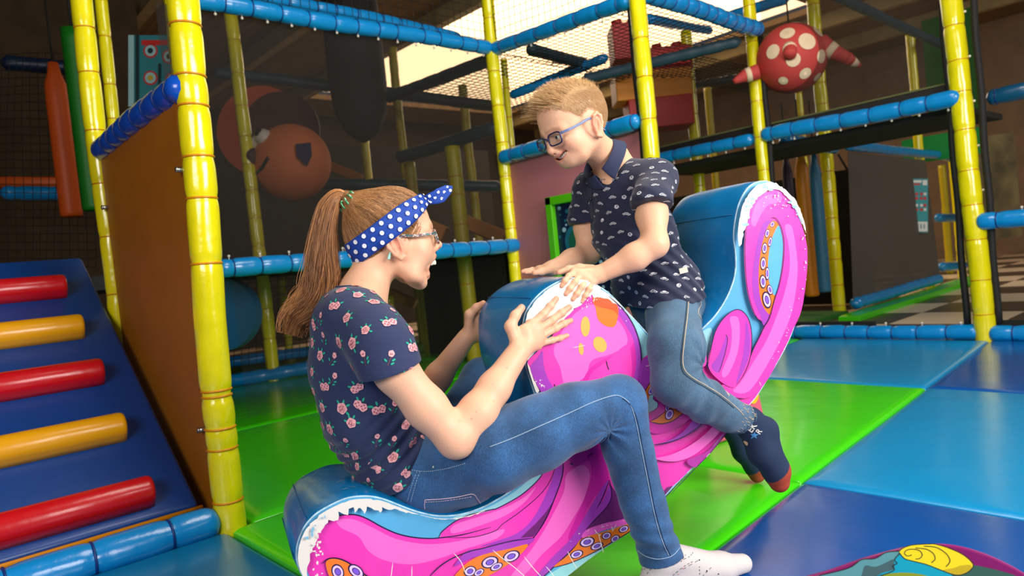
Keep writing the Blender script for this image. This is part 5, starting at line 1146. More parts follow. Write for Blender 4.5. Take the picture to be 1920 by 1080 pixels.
# ---- bandana
M_BAN=bpy.data.materials.new('polka_dot_cotton'); M_BAN.use_nodes=True; bs=M_BAN.node_tree.nodes['Principled BSDF']; bs.inputs['Base Color'].default_value=(*lin((8,62,158)),1); bs.inputs['Roughness'].default_value=.7
M_DOT=mat('white_dot',(240,240,246),.7)
m=MB(); dm=MB()
pb=HW(-83,0,-30); pf=HW(86,0,36)   # nape and knot, centres of the band
bn=nrm(np.cross(pf-pb,RG[:,1])); bn=bn if bn@RG[:,2]>0 else -bn
HB=Sdf(); HB.ops=list(FULLH.ops)+list(HDW.ops[:6])
cc=(pb+pf)/2; NB=72; nw=7; rows=[]
for i in range(NB):
    a=2*math.pi*i/NB; dr_=nrm((pf-pb))*math.cos(a)*.1+RG[:,1]*math.sin(a)*.1
    fr=abs(math.cos(a/2)); hw=(.0262-.0142*max(0,math.cos(a))**3)
    row=[]
    for j in range(nw):
        t=(j/(nw-1)-.5)*2; p=cc+dr_+bn*t*hw; 
        for _ in range(5): p=p-HB.grad(p[None])[0]*(HB.eval(p[None])[0]-.0078-.0012*math.sin(j*2.2+i*.5)*.5)*.9; p=p-bn*((p-cc)@bn-t*hw)
        row.append(p)
    rows.append(row)
V=[p for r in rows for p in r]; Fc=[(i*nw+j,i*nw+j+1,((i+1)%NB)*nw+j+1,((i+1)%NB)*nw+j) for i in range(NB) for j in range(nw-1)]
o=mk('bandana',V,Fc,[M_BAN,M_DOT],GT); sm=o.modifiers.new('solid','SOLIDIFY'); sm.thickness=.0025; sm.offset=1
def bandpt(i,t):
    i0=int(math.floor(i))%NB; f=i-math.floor(i); j=(t+1)/2*(nw-1); j0=min(nw-2,max(0,int(j))); g=j-j0
    A_=np.array(rows[i0]);B_=np.array(rows[(i0+1)%NB]); R_=A_*(1-f)+B_*f; return R_[j0]*(1-g)+R_[j0+1]*g
def disc(mb,c,n,r,k=14,ax=None,lift=.0006):
    u_,v_,_=basis(nrm(n)); mb.add([c+nrm(n)*lift+(u_*math.cos(a)+v_*math.sin(a))*r for a in np.linspace(0,2*math.pi,k+1)[:-1]],[tuple(range(k))])
dots=MB(); cnt=0
for jr,t in enumerate((-.66,.0,.66)):
    i=(jr%2)*1.5
    while i<NB:
        a=2*math.pi*i/NB; 
        if not (i<3.0 or i>NB-3.0):
            c_=bandpt(i,t); V=[];
            for k in range(14):
                q=2*math.pi*k/14; V.append(bandpt(i+math.cos(q)*.0054/.0085,max(-1,min(1,t+math.sin(q)*.0054/.0275))))
            n_=HB.grad(np.array([c_]))[0]; V=[p+n_*.0033 for p in V]; dots.add(V,[tuple(range(14))])
        i+=3.0
dots.build('dots',M_DOT,o if False else GT,smooth=False)['label']='white polka dots of the bandana'
def leaf(name,pts,w_,nrmv):
    P=cat(pts,False,5); K=len(P); V=[];Fc=[];mb=MB(); 
    for i,p in enumerate(P):
        t=i/(K-1); T_=nrm(P[min(K-1,i+1)]-P[max(0,i-1)]); s_=nrm(np.cross(T_,nrmv)); ww=np.interp(t,*w_)
        for j in range(5): q=(j-2)/2; V.append(p+s_*q*ww+nrmv*.003*math.cos(q*2.4+t*5))
    for i in range(K-1):
        for j in range(4): Fc.append((i*5+j,i*5+j+1,(i+1)*5+j+1,(i+1)*5+j))
    o=mk(name,V,Fc,M_BAN,GT); sm=o.modifiers.new('solid','SOLIDIFY'); sm.thickness=.002; sm.offset=0
    db=MB()
    for i in range(2,K-1,3):
        t=i/(K-1); ww=np.interp(t,*w_)
        for q in ((-.5,.5) if (i//3)%2 else (0,)):
            T_=nrm(P[min(K-1,i+1)]-P[i-1]); s_=nrm(np.cross(T_,nrmv)); c_=P[i]+s_*q*ww+nrmv*.003*math.cos(q*2.4+t*5)
            if ww>.006: disc(db,c_,nrmv,.0036,lift=.0018)
    db.build('dots',M_DOT,GT,smooth=False)['label']='white polka dots of the bandana'
NF=-NRM
KN=FP(788,380,SG-.012)
m=MB(); m.sphere(KN,(.0125,.012,.017),16,12,R=RG); m.sphere(KN+RG[:,2]*.002+RG[:,0]*.008,(.01,.009,.012),14,10,R=RG); m.sphere(KN-RG[:,2]*.012,(.007,.008,.012),12,8,R=RG); m.build('bandana_knot',M_BAN,GT)
dk=MB()
for dx,dz in ((-.004,.010),(.006,.004),(-.006,-.004),(.002,-.013),(.010,-.006)): disc(dk,KN+RG[:,0]*dx+RG[:,2]*dz-RG[:,1]*.0125*math.sqrt(max(.1,1-(dx/.014)**2-(dz/.02)**2)),-RG[:,1]-RG[:,0]*-.0,.003)
dk.build('dots',M_DOT,GT,smooth=False)['label']='white polka dots of the bandana'
leaf('bandana_end',[FP(793,378,SG-.01),FP(806,373,SG-.02),FP(822,368,SG-.025),FP(836,358,SG-.025),FP(847,349,SG-.02)],([0,.2,.55,.85,1],[.005,.012,.0175,.0105,.001]),NF)
leaf('bandana_end',[FP(790,376,SG+.005),FP(788,369,SG+.01),FP(785,364,SG+.02)],([0,.5,1],[.005,.008,.002]),NF)
# ---- glasses
def glasses(T,o,R,sc,fr_m,tip_m,lens_w=.024,lens_h=.0175,zc=-.043,xl=.106,earz=-.030,tl=.10,spread=.071,rad=.0022,bend=True):
    W=lambda x,y,z: o+R@np.array([x,y,z])*sc
    for s in (-1,1):
        loop=[]
        for a in np.linspace(0,2*math.pi,33)[:-1]:
            c_,n_=math.cos(a),math.sin(a); ex=.55; yy=math.copysign(abs(c_)**ex,c_)*lens_w; zz_=math.copysign(abs(n_)**ex,n_)*lens_h
            loop.append(W(xl-.0035-abs(s*(.033)+yy)*.16,s*.0335+yy,zc+zz_))
        m=MB(); m.tube(loop,rad*sc,6,closed=True); m.build('rim',fr_m,T)
        m=MB(); m.add([p for p in loop],[tuple(range(len(loop)))]); 
        lm=bpy.data.materials.get('lens_glass')
        if lm is None:
            lm=bpy.data.materials.new('lens_glass'); lm.use_nodes=True; nt=lm.node_tree; gl=nt.nodes.new('ShaderNodeBsdfGlossy'); gl.inputs['Roughness'].default_value=.02; tr=nt.nodes.new('ShaderNodeBsdfTransparent'); tr.inputs[0].default_value=(.86,.9,.86,1); mx=nt.nodes.new('ShaderNodeMixShader'); mx.inputs[0].default_value=.09
            nt.links.new(tr.outputs[0],mx.inputs[1]); nt.links.new(gl.outputs[0],mx.inputs[2]); nt.links.new(mx.outputs[0],nt.nodes['Material Output'].inputs[0])
        m.build('lens',lm,T,smooth=False)
        x0=xl-.0035-(.0335+lens_w)*.16; y0=s*(.0335+lens_w); m=MB(); P=cat([W(x0,y0,zc+lens_h*.55),W(x0-.014,s*(spread-.004),zc+lens_h*.6),W(x0-.05,s*spread,(zc+lens_h*.5+earz)/2),W(.012,s*(spread+.001),earz),W(.0,s*(spread+.0),earz-.002)],False,6)
        m.tube(P,[.0017*sc]*len(P),6); m.tube([p+R[:,2]*.0018*sc for p in P],[.0017*sc]*len(P),6); m.tube([p-R[:,2]*.0018*sc for p in P],np.linspace(.0017,.0010,len(P))*sc,6); m.build('temple_arm',fr_m,T)
        P=cat([W(.0,s*(spread+.0),earz-.002),W(-.014,s*(spread-.005),earz-.012),W(-.025,s*(spread-.006),earz-.028),W(-.033,s*(spread-.006),earz-.040)],False,6); m=MB(); m.tube(P,np.linspace(.002,.0038,len(P))*sc,6); m.build('temple_tip',tip_m,T)
    m=MB(); m.tube(cat([W(xl-.005,-.0105,zc+.004),W(xl+.001,0,zc+.008),W(xl-.005,.0105,zc+.004)],False,5),rad*1.1*sc,6); m.build('bridge',fr_m,T)
GG=thing('eyeglasses','teal and red marbled eyeglasses worn by the laughing girl','glasses',tuple(HW(100,0,-43)))
mg=mat('marbled_frame',(40,130,124),.25,coat=.6,var=.0); nt=mg.node_tree; nz=nt.nodes.new('ShaderNodeTexNoise'); nz.inputs['Scale'].default_value=160; cr=nt.nodes.new('ShaderNodeValToRGB')
cr.color_ramp.elements[0].position=.4; cr.color_ramp.elements[0].color=(*lin((20,110,110)),1); cr.color_ramp.elements[1].position=.62; cr.color_ramp.elements[1].color=(*lin((190,220,205)),1); e=cr.color_ramp.elements.new(.52); e.color=(*lin((150,60,70)),1)
tcn=nt.nodes.new('ShaderNodeTexCoord'); nt.links.new(tcn.outputs['Object'],nz.inputs[0]); nt.links.new(nz.outputs[0],cr.inputs[0]); nt.links.new(cr.outputs[0],nt.nodes['Principled BSDF'].inputs['Base Color'])
glasses(GG,OG,RG,SCG,mg,mat('pale_frame_tip',(150,215,200),.25,coat=.6),lens_h=.0165,zc=-.0515,xl=.103,earz=-.0295,spread=.0745)
# ---- T-shirt
M_TEE=mat('navy_jersey',(33,45,84),.85,bump=.0012,bscale=60,sheen=.15); M_JEAN=denim('blue_denim',(40,84,130),.28)
T_=Sdf(); la=NRM
T_.cone(P_(664,592,SG-.085),P_(664,592,SG+.085),.062,.062,k=.03)
T_.cone(P_(656,610,SG),P_(668,690,SG),.088,.096,k=.03,lat=la,f=1.45)
T_.cone(P_(668,690,SG),P_(690,775,SG),.096,.098,k=.03,lat=la,f=1.4)
T_.cone(P_(690,775,SG),P_(735,860,SG),.098,.088,k=.04,lat=la,f=1.45)
T_.cone(P_(735,860,SG),P_(790,925,SG),.088,.075,k=.03,lat=la,f=1.5)
T_.cone(P_(735,700,SG),P_(760,760,SG),.06,.055,k=.05,lat=la,f=1.3)
SL=Sdf(); SL.chain([P_(674,600,SG-.09),S1,P_(714,650,-.035),P_(734,700,-.05),P_(760,745,-.055)],[.062,.062,.059,.0555,.055],k=.03)
SL.plane(P_(726,696,-.05),nrm(P_(748,765,-.05)-P_(722,692,-.05)),.002); SL.chain([P_(739,712,-.052),P_(775,765,-.06)],[.0515,.051],k=.001,op='-'); T_.group(SL,.03)
SL=Sdf(); SL.chain([P_(674,600,SG+.09),S2,P_(718,655,SG+.17),P_(738,695,SG+.2),P_(760,725,SG+.22)],[.062,.062,.06,.056,.056],k=.03)
SL.plane(P_(733,686,SG+.19),nrm(P_(738,695,SG+.2)-P_(718,655,SG+.17)),.002); T_.group(SL,.03)
T_.disp(fold(30,.0022,(((.9,.2,.4),0,1),((.2,-.8,.9),1.7,.8),((-.6,1.1,.3),.6,.6))))
wv=nrm(P_(790,925,SG)-P_(735,860,SG))
# tension folds from the waist towards the arm pit
fo=P_(740,790,SG); fd=nrm(np.cross(NRM,nrm(P_(690,880,SG)-P_(800,740,SG))))
T_.disp(lambda p: -.0035*np.sin(((p-fo)@fd)*210+ ((p-fo)@ZAX)*30)*np.exp(-(((p-fo)@fd)/.09)**2)*np.exp(-((p-P_(750,830,SG))@ZAX/.12)**2))
T_.plane(P_(738,886,SG),nrm(P_(770,925,SG)-P_(712,850,SG)),.003)
# sleeve hems: cut with planes that only act beyond each sleeve
def cutoff(S,c,n,r,k=.0):   # remove a ball-shaped region beyond a plane
    c=np.array(c);n=nrm(n)
    S._a(lambda p: np.maximum(-((p-c)@n), np.linalg.norm(p-(c+n*r*.8),axis=1)-r),c+n*r*.8,r,'-',.0015)
pass
# neck opening
T_.cone(P_(676,548,SG),P_(715,480,SG),.058,.08,k=.003,op='-',lat=NRM,f=1.08)
v,fc=T_.mesh(.0026)
shirtG=mk('t_shirt',v,fc,M_TEE,GT)
def bvh_of(v,fc): return BVHTree.FromPolygons([Vector(p) for p in v],[tuple(f) for f in fc])
bG=bvh_of(v,fc)
m=MB(); ring=[]
axn=nrm(P_(715,480,SG)-P_(672,556,SG)); u_,v_,_=basis(axn); 
for a in np.linspace(0,2*math.pi,49)[:-1]:
    p=P_(673,555,SG)+(u_*math.cos(a)+v_*math.sin(a))*.068; 
    for _ in range(6): p=p-T_.grad(p[None])[0]*(T_.eval(p[None])[0]); 
    ring.append(p)
m.tube(ring,.0032,6,closed=True); m.build('neck_rib',M_TEE,GT)
# rose print laid on the cloth
def scatter(v,fc,n_try,dmin,seed,region=None):
    rs=np.random.RandomState(seed); F_=np.array([f[:3] for f in fc if len(f)>=3]); idx=rs.choice(len(F_),n_try); P=v[F_[idx]].mean(1); out=[]
    for p in P:
        if all(np.linalg.norm(p-q)>dmin for q in out): out.append(p)
    return out
def decal(mb,bvh,c,n,ang,polys,s,lift=.0009):
    n=nrm(n); up_=np.array([0,0,1.]); u_=nrm(np.cross(up_,n)) if abs(n[2])<.95 else np.array([1.,0,0]); w_=np.cross(n,u_); ca,sa=math.cos(ang),math.sin(ang)
    for li,(pts,mi) in enumerate(polys):
        V=[];
        for x,y in pts:
            q=c+(u_*(x*ca-y*sa)+w_*(x*sa+y*ca))*s; h=bvh.find_nearest(Vector(q),.03)
            if h[0] is None: return
            V.append(np.array(h[0])+np.array(h[1])*0+n*(lift+.00018*li))
        mb.add(V,[tuple(range(len(V)))],mi)
def blob(cx,cy,rx,ry,n=10,w_=.0,ph=0,rot=0): return [(cx+(math.cos(a)*rx*(1+w_*math.cos(5*a+ph)))*math.cos(rot)-math.sin(a)*ry*(1+w_*math.cos(5*a+ph))*math.sin(rot),cy+math.cos(a)*rx*(1+w_*math.cos(5*a+ph))*math.sin(rot)+math.sin(a)*ry*(1+w_*math.cos(5*a+ph))*math.cos(rot)) for a in np.linspace(0,2*math.pi,n+1)[:-1]]
def rose(kind):
    L=[]
    if kind==0:
        for a,r in ((.6,1.25),(1.4,1.15),(-.5,1.35),(2.3,1.2)): L.append((blob(math.cos(a)*r,math.sin(a)*r,.42,.2,8,rot=a),2))
        L.append((blob(0,0,.95,.95,20,.08),0)); 
        for a,r,q in ((0,.5,.3),(1.3,.5,.28),(2.6,.5,.3),(3.9,.5,.28),(5.2,.5,.3),(0,0,.34)): L.append((blob(math.cos(a)*r,math.sin(a)*r,q,q*.55,8,rot=a+1.2),1)); L.append((blob(math.cos(a)*r*1.08,math.sin(a)*r*1.08+.05,q*.72,q*.34,8,rot=a+1.2),0))
    elif kind==1:
        L.append(([(0,-.1),(.12,-.1),(-.5,-1.9),(-.6,-1.85)],3))
        for a,r in ((-1.2,.9),(-2.2,1.2),(-1.5,1.5)): L.append((blob(math.cos(a)*r*.8+.2*(1 if r!=1.2 else -2),math.sin(a)*r,.38,.17,8,rot=.6 if r!=1.2 else 2.4),2))
        L.append((blob(0,.25,.55,.6,14,.08),0)); L.append((blob(0,.2,.3,.2,8),1)); L.append((blob(.05,.35,.2,.13,8),0))
    else:
        for a,r in ((.3,1.6),(1.6,1.25),(2.4,1.5)): L.append((blob(math.cos(a)*r,math.sin(a)*r,.42,.2,8,rot=a),2))
        for cx in (-.65,.55):
            L.append((blob(cx,-.1*cx,.8,.78,16,.08),0))
            for a in (0,1.6,3.1,4.7): L.append((blob(cx+math.cos(a)*.4,math.sin(a)*.4,.26,.14,8,rot=a+1),1))
    return L
mb=MB()
for i,p in enumerate(scatter(v,fc,3400,.036,3)):
    h=bG.find_nearest(Vector(p)); n_=np.array(h[1]); 
    if n_@(p-P_(700,760,SG))<0: n_=-n_
    decal(mb,bG,p,n_,rng.uniform(-.7,.7),rose((0,1,0,2,1,0)[i%6]),(.0128,.0112,.0112,.0112,.0102,.0098)[i%6])
o=mb.build('rose_print',[mat('rose_pink',(240,172,176),.8),mat('rose_dark',(176,92,110),.8),mat('leaf_teal',(30,170,140),.8),mat('stem_brown',(120,70,70),.8)],GT,smooth=False); o['label']='pink roses with teal leaves printed on the shirt'
# ---- jeans
J=Sdf()
J.cone(P_(728,850,SG),P_(800,893,SG),.086,.095,k=.03,lat=la,f=1.5)
J.chain([P_(812,890,.07),P_(870,868,.02),P_(935,842,-.06),P_(1003,814,-.087),P_(1080,778,-.1),P_(1160,753,-.105)],[.088,.088,.084,.077,.068,.0585],k=.02)
J.chain([P_(1160,753,-.105),P_(1178,840,-.1),P_(1205,940,-.098),P_(1238,1042,-.095),P_(1243,1052,-.095)],[.0585,.0555,.051,.0465,.0465],k=.012)
J.chain([P_(812,885,.23),P_(860,800,.36),P_(905,712,.44)],[.088,.078,.060],k=.02)
J.chain([P_(905,712,.44),P_(955,880,.45),gpt(985,.46,.08)],[.060,.052,.046],k=.02)
J.disp(fold(46,.0012,(((.9,.2,.4),0,1),((.2,-.8,.9),1.7,.8))))
ki=P_(1120,800,-.1); kd=nrm(P_(1165,740,-.1)-P_(1120,805,-.1))   # creases in the knee pit
J.disp(lambda p: .0035*np.sin(np.arctan2((p-ki)@ZAX,(p-ki)@UAX)*11)*np.exp(-((np.linalg.norm(p-ki,axis=1)-.02)/.05)**2))
hp=P_(900,830,.0); J.disp(lambda p: .003*np.sin(((p-hp)@UAX)*150+((p-hp)@ZAX)*60)*np.exp(-(np.linalg.norm(p-P_(880,850,.0),axis=1)/.07)**2))
an=P_(1225,1000,-.1); J.disp(lambda p: .0022*np.sin(((p-an)@ZAX)*170+((p-an)@UAX)*40)*np.exp(-(((p-an)@ZAX)/.05)**2)*(((p-an)@NRM)<.12))
J.plane(P_(724,846,SG),nrm(P_(712,848,SG)-P_(780,893,SG)),.002)
cutoff(J,P_(1241,1046,-.095),nrm(P_(1246,1075,-.095)-P_(1235,1030,-.095)),.08); cutoff(J,gpt(985,.46,.1),(0,0,-1),.07)
# flattened where it sits on the cover
v,fc=J.mesh(.0026); M_DEN=M_JEAN
bJ=bvh_of(v,fc); mk('jeans',v,fc,M_DEN,GT)
M_ST=mat('pale_stitch',(150,172,196),.7); M_STP=mat('pink_white_stitch',(222,190,204),.7)
def toward(px,py,bvh,lift=.0008):
    d_=ray(px,py); d_=d_/np.linalg.norm(d_); h=bvh.ray_cast(Vector(C0),Vector(d_),5); return None if h[0] is None else np.array(h[0])+np.array(h[1])*(lift if Vector(h[1]).dot(Vector(d_))<0 else -lift)
def seam(name,pts,bvh,T,m_,r=.0009,dash=False,double=0,sub=8):
    P=cat(pts,False,sub); mb=MB(); run=[]
    Q=[toward(p[0],p[1],bvh) for p in P]; Q=[q for q in Q if q is not None]
    if len(Q)<2: return
    if dash:
        D=[Q[0]]; 
        for q in Q[1:]:
            L=np.linalg.norm(q-D[-1]); k=max(1,int(L/.0016)); D+= [D[-1]+(q-D[-1])*j/k for j in range(1,k+1)]
        for i in range(0,len(D)-2,3): mb.tube(D[i:i+3],r,4)
    else: mb.tube(Q,r,5)
    mb.build(name,m_,T)
M_SEAM=mat('dark_seam',(30,62,100),.8)
seam('side_seam',[(918,838),(960,822),(1010,800),(1060,778),(1110,755),(1150,742),(1168,746),(1182,760),(1192,790),(1202,840),(1214,900),(1226,960),(1240,1010),(1254,1042)],bJ,GT,M_ST,.0010)
seam('side_seam',[(1168,747),(1184,762),(1195,790),(1205,840),(1217,900),(1229,960),(1243,1010),(1257,1042)],bJ,GT,M_SEAM,.0012)
seam('waist_seam',[(740,870),(765,880),(800,884),(840,878),(875,868)],bJ,GT,M_ST,.0008,True)
seam('waist_seam',[(700,905),(715,880),(735,862),(775,850)],bJ,GT,M_ST,.0008,True)
seam('yoke_seam',[(788,884),(780,905),(770,942)],bJ,GT,M_ST,.0008,True); seam('yoke_seam',[(782,884),(774,905),(764,940)],bJ,GT,M_ST,.0008,True)
seam('pocket_stitch',[(797,937),(830,935),(860,931),(886,926),(895,935),(901,944)],bJ,GT,M_STP,.0009); seam('pocket_stitch',[(797,937),(796,947),(797,954)],bJ,GT,M_STP,.0009); seam('pocket_stitch',[(797,941),(830,939),(860,935),(884,931)],bJ,GT,M_STP,.0006,True)
seam('hem_stitch',[(1196,1032),(1212,1043),(1235,1048),(1260,1042),(1275,1026)],bJ,GT,M_ST,.0009)
m=MB(); q=[toward(x,y,bJ,.002) for x,y in ((737,886),(748,897),(762,900))]; q=[p for p in q if p is not None]
if len(q)>1: m.tube(q,.0042,6); m.build('belt_loop',M_DEN,GT)
q=toward(813,876,bJ,.001)
if q is not None: m=MB(); m.sphere(q,.0028,10,8); m.build('rivet',M_STEEL,GT)
# ---- socks
M_SOCK=mat('white_sock',(204,197,194),.9,bump=.0006,bscale=500)
K_=Sdf(); K_.chain([P_(1238,1035,-.095),A1,HE],[.038,.039,.034],k=.012); K_.chain([A1,BA,TO],[.038,.031,.023],k=.02); K_.cone(HE,BA,.03,.028,k=.02)
K_.plane((0,0,.003),(0,0,-1),.004); K_.plane(P_(1237,1030,-.095),(0,0,1),.002)
v,fc=K_.mesh(.0024); mk('sock',v,fc,M_SOCK,GT); bK=bvh_of(v,fc)
mb=MB(); rs=random.Random(4)
for q in (((1203,1068),(1222,1064),(1262,1055)),((1262,1055),(1290,1045),(1300,1035)),((1225,1060),(1212,1078)),((1262,1078),(1282,1062),(1300,1052)),((1282,1066),(1312,1049)),((1318,1079),(1335,1062)),((1311,1062),(1312,1079)),((1285,1040),(1275,1055))):
    P=[toward(x,y,bK) for x,y in cat(q,False,6)]; P=[p for p in P if p is not None]
    if len(P)>2: 
        for i in range(0,len(P)-1,2): mb.tube(P[i:i+2],.0006,4)
for x,y in ((1266,1055),(1281,1065),(1228,1066),(1235,1064),(1272,1076),(1311,1050),(1325,1070),(1347,1076)):
    p=toward(x,y,bK)
    if p is not None: mb.sphere(p,.0016,6,5,m=rs.randrange(2))
mb.build('sock_print',[mat('dark_scribble',(40,40,52),.8),mat('rose_scribble',(226,150,150),.8)],GT)
K_=Sdf(); K_.chain([A2+np.array([0,0,.03]),A2,HE2],[.038,.037,.034],k=.012); K_.chain([A2,TO2],[.037,.024],k=.02); K_.plane((0,0,.003),(0,0,-1),.004)
v,fc=K_.mesh(.004); mk('sock',v,fc,M_SOCK,GT)
# ------------------------------------------------------------------ boy riding the saddle between head and tail
SB=.15
BT=thing('person','blond person with short hair in a navy car print polo astride the rocker','person',tuple(FP(1255,600,SB)))
right=MC[0]; fwd_=MC[2]; upv=-MC[1]
SKB=np.array(lin((236,184,150))); BLB=lin((232,126,104))
OB=at(1073,217,1.78); SCB=.96; SHB=.24
th_=math.radians(29); fh=-right*math.cos(th_)-fwd_*math.sin(th_); fh=nrm(fh+ZAX*0)
pt_=math.radians(20); zz_=nrm(upv-fh*(upv@fh)); fB=nrm(fh*math.cos(pt_)-zz_*math.sin(pt_)); zB=nrm(zz_*math.cos(pt_)+fh*math.sin(pt_)); yB=np.cross(zB,fB)
RB=np.stack([fB,yB,zB],1)@rotm((1,0,0),3)
B=Sdf(); HD=head_prims(Sdf(),1,False,full=1.04,lid=-2.2,jw=.97,nz=.6)
into(B,HD,OB,RB,SCB,SHB); HDB=into(Sdf(),HD,OB,RB,SCB,SHB); HWB=lambda x,y,z: OB+RB@(np.array([x,y,z])*.001)*SCB
NB0=FP(1146,302,SB+.01)
B.cone(HWB(-18,0,-70),NB0,.040,.043,k=.025); B.cone(NB0,FP(1160,335,SB),.045,.06,k=.03)
a_=math.radians(24); fc_=-UAX*math.cos(a_)-NRM*math.sin(a_); LB=nrm(np.cross(ZAX,fc_))   # LB points to his left, towards the camera
CH_=FP(1166,350,SB)
shN=CH_+LB*.108; shF=CH_-LB*.102
B.cone(CH_+LB*.085,CH_-LB*.085,.044,.044,k=.03)
B.cone(FP(1170,360,SB),FP(1195,460,SB),.07,.07,k=.03,lat=LB,f=1.35); B.cone(FP(1195,460,SB),FP(1248,570,SB),.07,.075,k=.03,lat=LB,f=1.35)
E1b=FP(1228,458,SB-.205); W1b=FP(1128,513,.005)
B.chain([shN,FP(1222,405,SB-.17),E1b],[.038,.0355,.0285],k=.02)
B.chain([E1b,FP(1190,482,-.035),W1b],[.030,.030,.021],k=.02)
kb=[FP(1076,511,.018),FP(1087,517,.012),FP(1098,523,.008),FP(1108,530,.004)]
fb=[[kb[0],FP(1066,518,-.002),FP(1059,527,-.009),FP(1053,536,-.0075)],
    [kb[1],FP(1078,529,-.008),FP(1069,541,-.0095),FP(1061,551,-.0075)],
    [kb[2],FP(1091,538,-.010),FP(1082,551,-.0098),FP(1074,561,-.0075)],
    [kb[3],FP(1105,542,-.010),FP(1098,554,-.0095),FP(1092,565,-.0075)]]
tb=[FP(1108,505,.022),FP(1086,503,.038),FP(1066,505,.045),FP(1048,511,.046)]
hand(B,FP(1124,514,.008),kb,fb,tb,r=.0068,pr=.0135)
E2b=FP(1103,474,SB+.12); W2b=FP(1040,501,.21)
B.chain([shF,FP(1102,425,SB+.13),E2b],[.042,.037,.031],k=.02); B.chain([E2b,FP(1072,488,.24),W2b],[.031,.028,.021],k=.02)
kf=[FP(1012,505,.245),FP(1010,507,.23),FP(1010,508.5,.215),FP(1013,510,.2)]
ff=[[k_,FP(px,py,k_s),FP(px-14,py+1,k_s)] for k_,px,py,k_s in ((kf[0],998,506,.25),(kf[1],995,507.5,.234),(kf[2],994,509,.217),(kf[3],1000,510.5,.2))]
tf=[FP(1030,505,.195),FP(1015,509,.182),FP(1002,512,.176)]
hand(B,FP(1034,503,.212),kf,ff,tf,r=.0066,pr=.0125)
# legs
HB1=FP(1262,585,SB-.085); KB1=FP(1266,718,-.065); AB1=FP(1398,788,-.055)
HB2=FP(1262,580,SB+.10); KB2=FP(1262,700,.375); AB2=FP(1370,800,.38)
for a,b2,c in ((HB1,KB1,AB1),(HB2,KB2,AB2)): B.chain([a,b2],[.06,.045],k=.02); B.chain([b2,(b2+c)/2-ZAX*.004,c],[.045,.042,.028],k=.02)
HEb=FP(1434,806,-.05); BAb=FP(1455,882,-.058); TOb=FP(1461,904,-.06)
B.chain([AB1,HEb],[.028,.026],k=.015); B.chain([AB1,FP(1425,850,-.056),BAb,TOb],[.028,.027,.024,.018],k=.015); B.cone(HEb,BAb,.024,.022,k=.015)
dF=FP(1370,800,.38)-AB1; 
for q in ((AB1,HEb),(HEb,BAb),(BAb,TOb)): B.cone(q[0]+dF,q[1]+dF,.027,.024,k=.015)
v,fc=B.mesh(.0018); loc=warpx((v-OB)@RB/SCB,SHB)
col=head_color(loc,SKB,lin((222,120,108)),False,BLB); col[np.linalg.norm(loc,axis=1)>.185]=SKB
for t_ in [f[-1] for f in fb+ff]+[tb[-1],tf[-1]]:
    w_=.35*np.exp(-(((v-t_)/.011)**2).sum(1)); col=col*(1-w_[:,None])+np.array(lin((226,118,98)))*w_[:,None]
for k_ in kb: w_=.2*np.exp(-(((v-k_)/.012)**2).sum(1)); col=col*(1-w_[:,None])+np.array(lin((228,130,104)))*w_[:,None]
mk('body',v,fc,M_SKIN,BT,col=col)
eyes_teeth(BT,OB,RB,SCB,(58,62,44),False,SHB)
for f in fb+[tb]: nail(BT,f[-1],f[-2],-NRM if f is not tb else ZAX,.0052)
# hair: short clipped sides, long spiky top brushed up at the front
hb=Sdf(); hb.ell((-.006,0,.005),(.0905,.0745,.0825)); hb.ell((.032,0,.009),(.063,.064,.068),k=.02)
H=into(Sdf(),hb,OB,RB,SCB); FH=into(Sdf(),hb,OB,RB,SCB)
H.plane(HWB(47,0,1),RB@nrm((.62,0,-.78)),.004); H.plane(HWB(-30,0,-52),RB@nrm((.1,0,-1)),.004)
for s in (-1,1): H._a((lambda s: (lambda p: np.linalg.norm(((p-OB)@RB/SCB-np.array([.004,s*.078,-.04]))/np.array([1,1,1.25]),axis=1)*SCB-.03))(s),HWB(4,s*78,-40),.045,'-',.004)
v,fc=H.mesh(.0025); bl0=np.array(lin((200,156,108))); bl1=np.array(lin((244,212,164))); bld=np.array(lin((112,74,38))); blt=np.array(lin((240,196,134)))
mk('hair_cap',v,fc,M_HAIR,BT,col=np.tile(bl0*.8,(len(v),1)))
nr3=np.random.RandomState(9)
def strands(N,sampler,lenf,dirf,rad,cf,name,K=6,lift=.3,parent=BT):
    d=nr3.normal(size=(N*3,3)); d/=np.linalg.norm(d,axis=1,keepdims=True); p=d*np.array([.095,.078,.086]); p=p[sampler(p)][:N]; n=len(p)
    R0_=FH.snap(OB+(p@RB.T)*SCB,0,3); G=FH.grad(R0_); L=lenf(p); D=dirf(p,n); D=(D@RB.T); cur=np.zeros((n,K,3)); c=R0_.copy()
    for j in range(K):
        cur[:,j]=c; t=j/(K-1); stp=nrm_rows(D*(1-lift*(1-t))+G*lift*(1.6-t)); c=c+stp*(L/(K-1))[:,None]
    tubes(cur,rad,cf(p,n),name,M_HAIR,parent,taper=.35)
def nrm_rows(a): return a/(np.linalg.norm(a,axis=1,keepdims=True)+1e-9)
hair_ok=lambda p: (((p[:,0]-.047)*.62-(p[:,2]-.001)*.78)<-.0)&(p[:,2]>-.05-.02*(p[:,0]<-.05))&(np.linalg.norm((p-np.array([.004,0,-.04]))[:,[0,2]]/np.array([1,1.25]),axis=1)>.030)
mixc=lambda p,n,a,b2: (lambda q: a[None]*(1-q)+b2[None]*q)(nr3.uniform(0,1,(n,1)))
